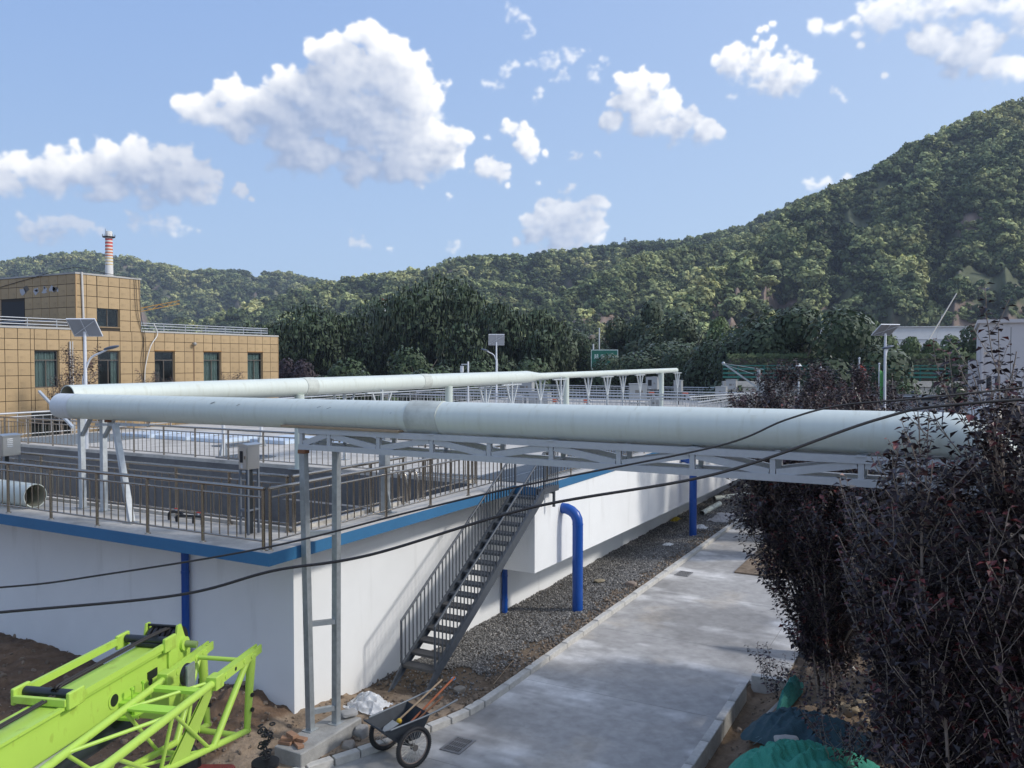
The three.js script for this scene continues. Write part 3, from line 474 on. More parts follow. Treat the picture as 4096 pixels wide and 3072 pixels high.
// ---------------------------------------------------------------- truss bridge and its ladder-like frame
{
  const t = thing('pipe_truss', 'grey steel box truss spanning the road under the near pipe', 'truss'), x0 = -10.36, x1 = 0.6, yt = 5.76, yb = 5.47, zf = -11.2, zb = -11.64, w = 0.095;
  for (const z of [zf, zb]) { mb().box(x0, yt - w / 2, z - w / 2, x1, yt + w / 2, z + w / 2).build('top_chord', M.truss, t); mb().box(x0, yb - w / 2, z - w / 2, x1, yb + w / 2, z + w / 2).build('bottom_chord', M.truss, t); }
  const xs = []; for (let i = 0; i < 11; i++) xs.push(i ? -9.68 + (i - 1) * 1.074 : -10.31);
  xs.forEach((x, i) => {
    for (const z of [zf, zb]) { const off = z === zf ? 0 : 0.02; mb().box(x - 0.035, yb + w / 2, z - 0.035, x + 0.035, yt - w / 2, z + 0.035).build('upright', M.truss, t); if (i < xs.length - 1) { const a = xs[i] + 0.05, b = xs[i + 1] - 0.05, up = i % 2 === 0; mb().bar(V(a, up ? yb + 0.06 : yt - 0.06, z), V(b, up ? yt - 0.06 : yb + 0.06, z), 0.06, 0.1).build('diagonal', M.truss, t); } }
    mb().box(x - 0.03, yb - 0.03, zf - w / 2, x + 0.03, yb + 0.03, zb + w / 2).build('cross_bar', M.truss, t); mb().box(x - 0.03, yt - 0.03, zf - w / 2, x + 0.03, yt + 0.03, zb + w / 2).build('cross_bar', M.truss, t);
    if (i && i < 10 && i % 2) mb().box(x - 0.06, yt + w / 2 - 0.012, zf + 0.06, x + 0.06, yt + w / 2 + 0.006, zb - 0.06).build('saddle_plate', M.truss, t);
  });
  const f = thing('support_frame', 'tall galvanised ladder-like frame holding up the left end of the truss', 'support frame');
  mb().bar(V(-10.2, 0.36, -11.24), V(-10.28, yb - w / 2, -11.2), 0.115).build('leg', M.galv, f); mb().bar(V(-9.98, 0.36, -11.68), V(-9.9, yb - w / 2, -11.64), 0.115).build('leg', M.galv, f);
  for (const yy of [3.9, 2.27, 0.68]) { const k = (yy - 0.36) / 5; mb().bar(V(-10.2 - 0.08 * k, yy, -11.3), V(-9.98 + 0.08 * k, yy, -11.62), 0.085, 0.085).build('rung', M.galv, f); }
  mb().rbox(-10.36, yb - 0.12, -11.27, -10.2, yb - 0.05, -11.13, 0.01).build('weld_plate', M.rust, f);
  const f2 = thing('support_frame', 'grey steel frame carrying the right end of the truss among the plum trees', 'support frame'); for (const z of [zf, zb]) mb().bar(V(0.3, 0.1, z), V(0.3, yb - w / 2, z), 0.115).build('leg', M.galv, f2); for (const yy of [1.5, 3.4]) mb().bar(V(0.3, yy, zf - 0.05), V(0.3, yy, zb + 0.05), 0.08).build('rung', M.galv, f2);
  tag(mb().rbox(-10.75, 5.81, -11.12, -8.15, 5.85, -11.3, 0.006).build('plank', M.wood), 'brown wooden plank lying on the truss under the pipe joint', 'plank');
  const k = thing('concrete_footing', 'grey concrete footing block under the ladder-like frame', 'footing'); { const g = new RoundedBoxGeometry(0.62, 0.46, 1.62, 6, 0.03), q = g.attributes.position; for (let i = 0; i < q.count; i++) { const X = q.getX(i), Y = q.getY(i), Z = q.getZ(i), n = fbm(X * 5, Y * 5, Z * 5, 3); q.setXYZ(i, X + n * 0.02, Y + (Y > 0.1 ? n * 0.05 : 0), Z + n * 0.02); } g.computeVertexNormals(); g.translate(-10.02, 0.14, -11.28); mb().add(g).build('block', M.conc, k); }
  mb().rbox(-10.3, 0.37, -11.36, -10.1, 0.385, -11.12, 0.004).build('base_plate', M.galv, k); mb().rbox(-10.08, 0.37, -11.8, -9.88, 0.385, -11.56, 0.004).build('base_plate', M.galv, k);
}
// ---------------------------------------------------------------- blue pipes on the white wall
{
  const vent = (z, y, label, i) => {
    const t = thing('blue_pipe', label, 'pipe', [0, 0, z]), x = -9.25, r = 0.148;
    const el = [V(-9.72, y, 0), V(-9.6, y, 0), V(-9.46, y - 0.045, 0), V(-9.33, y - 0.14, 0), V(-9.26, y - 0.28, 0), V(x, y - 0.42, 0)];
    mb().add(new THREE.TubeGeometry(new THREE.CatmullRomCurve3(el), 5, r, 24, false)).build('elbow', M.bluepipe, t); mb().tube(V(x, y - 0.42, 0), V(x, -0.15, 0), r, 24).build('riser', M.bluepipe, t); mb().tube(V(x, y - 0.40, 0), V(x, y - 0.43, 0), r + 0.006, 24).build('weld_ring', M.bluepipe, t); mb().tube(V(-9.74, y, 0), V(-9.725, y, 0), r + 0.05, 24).build('wall_collar', M.white, t);
  };
  vent(-20.9, 2.9, 'nearest thick blue elbow pipe, rising from the gravel into the white box'); vent(-32.1, 3.12, 'middle thick blue elbow pipe, behind the truss'); vent(-43.6, 3.12, 'farthest thick blue elbow pipe, half hidden by plum leaves');
  const d = (p, top, label) => { const t = thing('downpipe', label, 'downpipe', p); mb().tube(V(0, 0, 0), V(0, top, 0), 0.078, 18).build('tube', M.bluepipe, t); for (const y of [top * 0.3, top * 0.75]) mb().tube(V(0, y, 0), V(0, y + 0.05, 0), 0.086, 18).build('clamp', M.bluepipe, t); };
  d([-14.02, 0.05, -11.75], 3.43, 'slim blue downpipe on the shaded front wall behind the crane'); d([-11.05, -0.1, -20.0], 1.5, 'short slim blue downpipe under the white box beside the stairs');
}
// ---------------------------------------------------------------- the tan building
{
  const B = thing('tan_building', 'tan panelled two-storey building with a taller stair tower on the left', 'building'), X = -40, Y1 = 8.58, YT = 11.46, zA = -12, zE = -41.2, zt0 = -26.92, zt1 = -30.72;
  
  const wins = [[-24.70, -25.96, 5.66, 7.52, 1], [-28.1, -29.42, 5.66, 7.52, 0], [-31.6, -32.95, 5.66, 7.52, 2], [-35.04, -36.37, 5.66, 7.52, 1], [-38.52, -39.82, 5.66, 7.52, 1], [-28.08, -29.42, 8.78, 10.05, 3], [-24.5, -26.6, 2.4, 4.6, 4]];
  {
    const out = [[-zA, -0.2], [-zE - 0.02, -0.2], [-zE - 0.02, Y1 - 0.01], [-zt1, Y1 - 0.01], [-zt1, YT - 0.01], [-zt0, YT - 0.01], [-zt0, Y1 - 0.01], [-zA, Y1 - 0.01]], g = extrude(out, 0.12, wins.map((w) => [[-w[0], w[2]], [-w[0], w[3]], [-w[1], w[3]], [-w[1], w[2]]]));
    g.rotateY(Math.PI / 2); g.translate(X - 0.14, 0, 0); mb().add(g).build('wall', M.joint, B);
    mb().box(X - 0.95, -0.2, zA, X - 12, Y1 - 0.32, zE + 0.02).box(X - 0.14, -0.2, zE + 0.25, X - 0.95, Y1 - 0.32, zE + 0.02).box(X - 0.95, Y1 - 0.3, zt0, X - 11, YT - 0.01, zt1).box(X - 0.14, Y1 - 0.3, zt0, X - 0.95, YT - 0.01, zt0 - 0.2).box(X - 0.14, Y1 - 0.3, zt1 + 0.2, X - 0.95, YT - 0.01, zt1).box(X - 0.14, YT - 0.2, zt0 - 0.2, X - 0.95, YT - 0.01, zt1 + 0.2).build('wall', M.joint, B);
  }
  // facade cut into panels round the openings
  const bandZ = (z0, z1, step) => { const cuts = [z0, z1]; for (const w of wins) for (const e of [w[0], w[1]]) if (e < z0 && e > z1) cuts.push(e); cuts.sort((a, b) => b - a); const o = []; for (let i = 0; i < cuts.length - 1; i++) { const n = Math.max(1, Math.round((cuts[i] - cuts[i + 1]) / step)); for (let k = 0; k < n; k++) o.push([lerp(cuts[i], cuts[i + 1], k / n), lerp(cuts[i], cuts[i + 1], (k + 1) / n)]); } return o.filter(([a, b]) => a - b > 0.03); };
  const rowsLow = [8.58, 8.06, 7.52, 6.9, 6.27, 5.66, 5.05, 4.45], rowsDeep = [4.45, 3.85, 3.2, 2.6, 1.9, 1.2, 0.5, -0.2], rowsTop = [11.46, 10.95, 10.35, 9.75, 9.15, 8.58];
  const r = rng(3), J = 0.026, mats = [0.94, 1, 1.05, 0.98].map((k) => { const m = M.tan.clone(); m.color.multiplyScalar(k); return m; }), deep = mb();
  const inWin = (z0, z1, y0, y1) => wins.some((w) => (z0 + z1) / 2 < w[0] && (z0 + z1) / 2 > w[1] && (y0 + y1) / 2 > w[2] && (y0 + y1) / 2 < w[3]);
  const cell = new Map(); const panelG = (w, h) => { const k = w.toFixed(2) + h.toFixed(2); if (!cell.has(k)) { const g = flat(new RoundedBoxGeometry(0.03, h - J, w - J, 1, 0.006)); cell.set(k, boxUV(g)); } return cell.get(k); };
  const lay = (zz, rows, min = 0.03) => { for (const [a, b] of zz) for (let i = 0; i < rows.length - 1; i++) { let y1 = rows[i], y0 = rows[i + 1]; if (inWin(a, b, y0, y1)) continue; part('facade_panel', panelG(a - b, y1 - y0), mats[Math.floor(r() * 4)], B, [X + 0.004 + r() * 0.004, (y0 + y1) / 2, (a + b) / 2]); } };
  lay(bandZ(-21.4, zE, 0.66), rowsLow); lay(bandZ(zt0, zt1, 0.66), rowsTop);
  for (const [a, b] of bandZ(-21.4, zE, 0.66)) for (let i = 0; i < rowsDeep.length - 1; i++) if (!inWin(a, b, rowsDeep[i + 1], rowsDeep[i])) deep.box(X - 0.015, rowsDeep[i + 1] + J / 2, a - J / 2, X + 0.012, rowsDeep[i] - J / 2, b + J / 2);
  for (let z = zA; z > -21.4; z -= 0.66) for (let i = 0; i < 7; i++) deep.box(X - 0.015, rowsLow[i + 1] + J / 2, z - J / 2, X + 0.012, rowsLow[i] - J / 2, Math.max(z - 0.66, -21.4) + J / 2);
  stuff(deep.build('facade_panel', M.tan, B));
  // tower side that looks this way, and the far end
  for (let k = 0; k < 12; k++) for (let i = 0; i < rowsTop.length - 1; i++) { const x = X - 0.03 - k * 0.72; if (i > 0 && k > 5 && k < 9 && i < 5 && i > 1) continue; const g = part('facade_panel', panelG(0.72, rowsTop[i] - rowsTop[i + 1]), mats[Math.floor(r() * 4)], B, [x - 0.36, (rowsTop[i] + rowsTop[i + 1]) / 2, zt0 + 0.006], Math.PI / 2); }
  mb().box(X - 4.4, 8.6, zt0 + 0.01, X - 6.5, 10.2, zt0 - 0.3).build('doorway', M.dark, B);
  const peel = std([0.46, 0.47, 0.50], 0.9); for (let i = 0; i < 9; i++) { const cx = X - 0.8 - r() * 6.5, cy = 10.7 + (r() - 0.5) * 0.42, n = 7, s = 0.10 + r() * 0.22, pts = Array.from({ length: n }, (_, k) => [cx + Math.cos(k / n * 6.28) * s * (0.25 + r() * 1.1), cy + Math.sin(k / n * 6.28) * s * (0.2 + r() * 0.8)]); mb().add(extrude(pts, 0.004).translate(0, 0, zt0 + 0.022)).build('peeled_patch', i % 5 === 3 ? std([0.16, 0.14, 0.12], 0.9) : peel, B); }
  wins.forEach(([z0, z1, y0, y1, kind], i) => {
    const zc = (z0 + z1) / 2, w = z0 - z1, h = y1 - y0, W = new THREE.Group(); W.name = 'window'; W.position.set(X, y0, zc); B.add(W);
    mb().box(-0.03, 0, -w / 2, -0.14, h, -w / 2 + 0.02).box(-0.03, 0, w / 2 - 0.02, -0.14, h, w / 2).box(-0.03, h - 0.02, -w / 2 + 0.02, -0.14, h, w / 2 - 0.02).build('reveal', M.tan, W);
    mb().box(0.03, -0.03, -w / 2, -0.14, 0.0, w / 2).build('sill', M.tan, W);
    const f = mb(), ty = kind === 3 ? h : h * 0.72; f.box(-0.10, 0, -w / 2 + 0.02, -0.15, 0.05, w / 2 - 0.02).box(-0.10, h - 0.07, -w / 2 + 0.02, -0.15, h - 0.02, w / 2 - 0.02).box(-0.10, 0.05, -w / 2 + 0.02, -0.15, h - 0.07, -w / 2 + 0.07).box(-0.10, 0.05, w / 2 - 0.07, -0.15, h - 0.07, w / 2 - 0.02).box(-0.102, 0.05, -0.025, -0.148, ty, 0.025); if (kind !== 3) f.box(-0.101, ty, -w / 2 + 0.07, -0.149, ty + 0.05, w / 2 - 0.07); f.build('frame', M.frame, W);
    const a = 0.072 - w / 2, b = w / 2 - 0.072; mb().box(-0.122, 0.051, a, -0.127, ty - 0.001, -0.026).build('pane', M.glass, W); if (kind !== 2) mb().box(-0.122, 0.051, 0.026, -0.127, ty - 0.001, b).build('pane', M.glass, W); if (kind !== 3) mb().box(-0.122, ty + 0.051, a, -0.127, h - 0.071, b).build('pane', M.glass, W);
    mb().box(-0.9, 0, -w / 2, -0.92, h, w / 2).box(-0.16, -0.01, -w / 2, -0.9, 0, w / 2).box(-0.16, h, -w / 2, -0.9, h + 0.01, w / 2).box(-0.16, 0, -w / 2 - 0.01, -0.9, h, -w / 2).box(-0.16, 0, w / 2, -0.9, h, w / 2 + 0.01).build('room', std([0.13, 0.135, 0.14], 0.9), W);
    if (kind <= 1) { const cg = mb(), half = kind === 1 ? 1 : 0.25; for (const [c0, c1] of kind === 1 ? [[a, b]] : [[a, a + w * 0.25]]) { const g = new THREE.PlaneGeometry(c1 - c0, h - 0.1, 60, 1), p = g.attributes.position; for (let k = 0; k < p.count; k++) p.setZ(k, Math.sin(p.getX(k) * 42) * 0.03 + Math.sin(p.getX(k) * 17) * 0.02); g.rotateY(Math.PI / 2); g.computeVertexNormals(); g.translate(-0.24, h / 2, (c0 + c1) / 2); cg.add(g); } cg.build('curtain', M.curtain, W); }
    if (i >= 2 && i <= 4) mb().box(0.05, h + 0.03, -w / 2 - 0.04, -0.02, h + 0.06, w / 2 + 0.04).build('lintel', std([0.36, 0.17, 0.04], 0.7), W);
  });
  mb().box(X + 0.06, Y1 - 0.005, zA, X - 0.3, Y1 + 0.09, zt0).box(X + 0.06, Y1 - 0.005, zt1, X - 0.3, Y1 + 0.09, zE - 0.03).box(X + 0.06, YT - 0.005, zt0 + 0.06, X - 10, YT + 0.08, zt1 - 0.05).box(X - 0.3, Y1 - 0.3, zt1, X - 12, Y1 - 0.2, zE).build('coping', std([0.42, 0.41, 0.39], 0.8), B);
  mb().box(X + 0.03, -0.2, zE - 0.03, X - 0.05, Y1 - 0.006, zE + 0.0).box(X + 0.035, Y1, zt0 + 0.03, X - 0.02, YT - 0.006, zt0 - 0.03).build('corner_trim', std([0.42, 0.27, 0.13], 0.6), B);
  mb().tube(V(X + 0.09, 0, -27.5), V(X + 0.09, YT + 0.1, -27.2), 0.055, 10).tube(V(X + 0.09, 0, -26.5), V(X + 0.09, Y1 - 0.6, -26.5), 0.04, 8).tube(V(X + 0.12, 0, -26.62), V(X + 0.12, Y1 - 0.6, -26.62), 0.03, 8).build('drainpipe', std([0.55, 0.53, 0.5], 0.6), B);
  mb().path([V(X + 0.1, Y1 + 0.5, -31.5), V(X + 0.14, Y1 - 0.1, -31.7), V(X + 0.2, 7.8, -31.2), V(X + 0.12, 6.6, -30.9), V(X + 0.1, 5.2, -30.85)], 0.025, 6, 40).build('hanging_hose', std([0.7, 0.69, 0.66], 0.6), B);
  for (const dz of [0, 0.12, 0.3]) mb().path([V(X + 0.05, YT, -30.3 - dz), V(X + 0.07, 9.6, -30.4 - dz), V(X + 0.06, 8.2, -30.8 - dz * 0.6), V(X + 0.07, 6.8, -30.65 - dz), V(X + 0.05, 5.3, -30.9)], 0.012, 5, 30).build('wall_cable', M.cable, B);
  mb().path([V(X - 7.5, 10.9, zt0 + 0.05), V(X - 4, 11.35, zt0 + 0.05), V(X, 11.75, zt0 + 0.1), V(X + 0.05, 11.62, -28.6), V(X + 0.05, 11.5, -30.6)], 0.015, 5, 40).build('wall_cable', M.cable, B);
  const lamp = mb(); lamp.box(X + 0.02, 8.0, -34.2, X + 0.2, 8.06, -34.25); lamp.sphere(V(X + 0.22, 7.98, -34.22), 0.11, 10); lamp.build('wall_lamp', std([0.3, 0.29, 0.27], 0.5), B);
  mb().tube(V(X + 0.03, 7.95, -34.28), V(X + 0.03, 5.2, -34.3), 0.03, 6).build('rust_streak_pipe', std([0.3, 0.2, 0.12], 0.9), B);
  const roofrail = (za, zb2, label) => { const q = thing('roof_railing', label, 'railing', [X - 0.2, Y1 + 0.09, 0]); for (const y of [0.12, 0.28, 0.42]) mb().tube(V(0, y, za), V(0, y, zb2), 0.024, 6).build('rail', M.steelFar, q); for (let z = za; z >= zb2 - 0.01; z -= 1.5) mb().tube(V(0, 0, z), V(0, 0.43, z), 0.024, 6).build('post', M.steelFar, q); mb().tube(V(0, 0.42, zb2), V(-6, 0.42, zb2), 0.024, 6).tube(V(0, 0.2, zb2), V(-6, 0.2, zb2), 0.02, 6).build('rail', M.steelFar, q); };
  roofrail(-14, -26.6, 'low steel railing on the tan building roof, left of the tower'); roofrail(-30.9, -40.5, 'low steel railing on the tan building roof, right of the tower');
  const ac = thing('air_conditioner', 'white air conditioner unit on the tan wall above the pipe end', 'air conditioner', [X + 0.05, 4.7, -26.1]); mb().rbox(0.1, 0, -0.5, 0.5, 0.68, 0.5, 0.03).build('casing', M.farwhite, ac); const fan = mb(); for (let i = 1; i < 5; i++) { const g = new THREE.TorusGeometry(0.06 * i, 0.008, 5, 24); g.rotateY(Math.PI / 2); g.translate(0.51, 0.34, 0.12); fan.add(g); } fan.build('fan_grille', M.dark, ac); mb().box(0, -0.05, -0.4, 0.5, -0.005, -0.35).box(0, -0.05, 0.35, 0.5, -0.005, 0.4).build('bracket', M.dark, ac);
}
// ---------------------------------------------------------------- chimney, pylon, distant cranes
{
  const c = thing('chimney', 'tall white factory chimney with red, orange and yellow hoops behind the tan building', 'chimney', [-181, -1, -130.5]), d = 200 / 1794, H = 7 + 279 * d + 1;
  const rad = (y) => lerp(1.25, 0.78, y / H), w = std([0.74, 0.73, 0.70], 0.7), red = std([0.62, 0.075, 0.05], 0.7), org = std([0.62, 0.17, 0.06], 0.7), yel = std([0.66, 0.46, 0.12], 0.7);
  mb().tube(V(0, 0, 0), V(0, H, 0), rad(0), 28, rad(H)).build('shaft', w, c);
  const px = (v) => 7 + 1 + (779 - v) * d;
  [[516, 519.5, red], [523, 527, red], [530, 534, red], [537.5, 541, org], [544.5, 547.5, org], [551, 553.5, org], [557, 559.5, yel], [564, 566, yel], [571, 572.5, yel]].forEach(([a, b, m]) => { const y1 = px(a), y0 = px(b); mb().tube(V(0, y0, 0), V(0, y1, 0), rad(y0) + 0.02, 28, rad(y1) + 0.02, true).build('painted_hoop', m, c); });
  mb().tube(V(0, px(513.5), 0), V(0, px(511.5), 0), 1.35, 28, 1.45).build('platform', M.dark, c); for (let i = 0; i < 14; i++) { const a = i / 14 * 6.283; mb().tube(V(Math.cos(a) * 1.42, px(511.5), Math.sin(a) * 1.42), V(Math.cos(a) * 1.42, px(507), Math.sin(a) * 1.42), 0.04, 4).build('railing_post', M.dark, c); } mb().tube(V(-0.7, px(511), 0.4), V(-0.7, px(494), 0.4), 0.05, 5).build('lightning_rod', M.dark, c);
  const py = thing('pylon', 'small lattice power pylon on the ridge skyline', 'pylon', [-229.4, 88, -606.7]), q = mb(); for (const [a, b] of [[-1, -1], [1, -1], [1, 1], [-1, 1]]) q.bar(V(a * 1.6, 0, b * 1.6), V(a * 0.3, 14, b * 0.3), 0.22); for (let i = 1; i < 6; i++) { const y = i * 2.2, k = lerp(1.6, 0.3, y / 14); q.bar(V(-k, y, k), V(k, y + 1.6, k), 0.15); q.bar(V(k, y, k), V(-k, y + 1.6, k), 0.15); } q.build('mast', std([0.25, 0.27, 0.3], 0.7), py); const arms = mb(); arms.bar(V(-2.4, 10, 0), V(2.4, 10, 0), 0.25); arms.bar(V(-1.9, 12.5, 0), V(1.9, 12.5, 0), 0.25); arms.build('cross_arm', std([0.25, 0.27, 0.3], 0.7), py);
  const tc = thing('tower_crane', 'yellow tower crane jib reaching out from behind the tan building', 'crane', [0, 0, 0]), ym = std([0.5, 0.27, 0.05], 0.6); const a = V(-127.2, 14.9, -94.3), b = V(-121.6, 17.0, -101.4), L = 8; mb().box(a.x - 0.4, 0, a.z - 0.4, a.x + 0.4, 15.6, a.z + 0.4).build('mast', ym, tc);
  const jb = mb(); for (const o of [[0, 0, 0], [0, 0.6, 0]]) jb.bar(a.clone().add(V(...o)), b.clone().add(V(...o)), 0.12); for (let i = 0; i < L; i++) jb.bar(a.clone().lerp(b, i / L).add(V(0, i % 2 ? 0.6 : 0, 0)), a.clone().lerp(b, (i + 1) / L).add(V(0, i % 2 ? 0 : 0.6, 0)), 0.09); jb.build('jib', ym, tc);
  const lp = thing('leaning_mast', 'thin pale mast leaning up in front of the right hill', 'mast', [-4.6, 10, -118.4]); mb().tube(V(0, -2, 0), V(3.9, 5.7, -4), 0.11, 6, 0.07).build('spar', std([0.62, 0.58, 0.5], 0.7), lp); mb().tube(V(2.3, 3, -2.2), V(1.5, -1.0, -2), 0.03, 5).build('stay', std([0.5, 0.5, 0.5], 0.7), lp);
  const om = thing('orange_gantry_arm', 'small orange and white arm poking above the willows', 'crane arm', [-68, 13.5, -90]); mb().tube(V(0.4, -3, 0), V(-0.3, 1.6, 0), 0.09, 6).build('arm', M.farwhite, om); mb().box(-0.8, 1.5, -0.2, 0.1, 1.9, 0.2).build('head', M.orange, om);
}
// ---------------------------------------------------------------- hills and their woods
const RA = [[-1032,76.7,-467],[-971,96.8,-501],[-918,110.8,-530],[-891,116.8,-545],[-865,120.8,-559],[-834,122.3,-576],[-803,118.8,-593],[-772,110.8,-609],[-741,101.8,-626],[-734,106.0,-664],[-717,106.5,-696],[-706,110.2,-736],[-696,107.9,-764],[-667,100.1,-780],[-578,78.9,-827],[-480,56.6,-879]];
const RB = [[-466,16.9,-340],[-433,23.5,-358],[-418,33.3,-378],[-402,44.3,-398],[-392,52.9,-426],[-375,62.9,-458],[-356,65.8,-480],[-338,73.5,-502],[-323,80.1,-521],[-310,83.3,-540],[-287,86.0,-564],[-267,89.4,-586],[-239,94.4,-602],[-214,95.8,-615],[-192,96.9,-627],[-170,102.2,-639],[-145,110.1,-653],[-114,127.9,-670],[-73,142.1,-693]];
const RB2 = [[-296,17.3,-318],[-282,28.3,-337],[-276,36.2,-352],[-269,42.9,-367],[-259,47.2,-384],[-249,50.7,-401],[-235,50.4,-414],[-223,48.2,-426],[-209,44.2,-434],[-195,35.6,-441],[-183,24.1,-447]];
const RM = [[-171,13.6,-306],[-167,19.2,-319],[-164,32.2,-344],[-155,46.4,-372],[-148,59.0,-411],[-140,66.7,-449],[-125,73.6,-481],[-108,84.7,-513],[-87,102.3,-547]];
const RC = [[-86,11.3,-238],[-85,18.6,-262],[-87,29.9,-295],[-87,43.2,-341],[-80,61.8,-391],[-75,75.9,-417],[-65,87.2,-434],[-56,92.9,-450],[-39,106.2,-471],[-18,124.4,-494],[3,138.4,-518],[28,149.8,-543],[61,163.9,-573],[107,171.7,-598],[164,174.3,-629],[246,152.2,-649]];

function crownGeo(seed, n, leaf, o = {}) {               // a lumpy crown of small leaf faces; o.lobes, o.droop
  const r = rng(seed), pos = [], nor = [], col = [], L = []; const k = o.lobes ?? 6;
  for (let i = 0; i < k; i++) { const a = r() * 6.283, q = i ? 0.15 + r() * (o.spread ?? 0.38) : 0; L.push([Math.cos(a) * q, (o.low ?? 0.25) + r() * (0.95 - (o.low ?? 0.25)) * (1 - q * 0.7), Math.sin(a) * q, 0.13 + r() * 0.17]); }
  if (o.cone) for (const l of L) { const s = 1.15 - l[1]; l[0] *= s * 1.4; l[2] *= s * 1.4; l[3] *= 0.5 + 0.6 * s; }
  for (let i = 0; i < n; i++) {
    const l = L[Math.floor(r() * k)], u = r() * 2 - 1, a = r() * 6.283, s = Math.sqrt(1 - u * u), d = V(Math.cos(a) * s, u, Math.sin(a) * s), q = l[3] * (0.62 + 0.42 * Math.sqrt(r()));
    const p = V(l[0] + d.x * q, l[1] + d.y * q * 0.85, l[2] + d.z * q), sz = leaf * (0.6 + r() * 0.9);
    const up = d.clone().add(V((r() - 0.5) * 1.4, (r() - 0.3) * 1.4, (r() - 0.5) * 1.4)).normalize(), t = V(r() - 0.5, r() - 0.5, r() - 0.5).cross(up).normalize(), b = up.clone().cross(t);
    let e1 = t.multiplyScalar(sz), e2 = b.multiplyScalar(sz * 0.62);
    if (o.droop && r() < 0.8) { e1 = V((r() - 0.5) * 0.025, -leaf * (1 + r() * 2.2), (r() - 0.5) * 0.025).multiplyScalar(0.7); e2 = V(r() - 0.5, 0, r() - 0.5).normalize().multiplyScalar(leaf * 0.26); p.y -= leaf * 0.5; }
    const A = p.clone().add(e1), Bq = p.clone().add(e2), C = p.clone().sub(e1), Dq = p.clone().sub(e2), nn = e1.clone().cross(e2).normalize(); if (nn.dot(d) < 0) nn.negate(); nn.lerp(d, 0.45).normalize();
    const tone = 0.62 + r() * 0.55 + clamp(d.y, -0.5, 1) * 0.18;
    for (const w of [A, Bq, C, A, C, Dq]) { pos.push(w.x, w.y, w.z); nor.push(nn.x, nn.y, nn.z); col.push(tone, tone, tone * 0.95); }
  }
  const g = new THREE.BufferGeometry(); g.setAttribute('position', new THREE.Float32BufferAttribute(pos, 3)); g.setAttribute('normal', new THREE.Float32BufferAttribute(nor, 3)); g.setAttribute('color', new THREE.Float32BufferAttribute(col, 3)); return g;
}
const leafMat = (c, more = {}) => new THREE.MeshPhysicalMaterial({ color: lin(...c), roughness: 0.75, side: THREE.DoubleSide, vertexColors: true, transmission: 0.22, thickness: 0, ...more });
const hillMat = new THREE.MeshStandardMaterial({ color: 0xffffff, roughness: 0.95, side: THREE.DoubleSide, vertexColors: true });
const hillCrowns = [crownGeo(11, 420, 0.105, { lobes: 9 }), crownGeo(12, 440, 0.105, { lobes: 12 }), crownGeo(13, 380, 0.10, { lobes: 8, cone: true })];
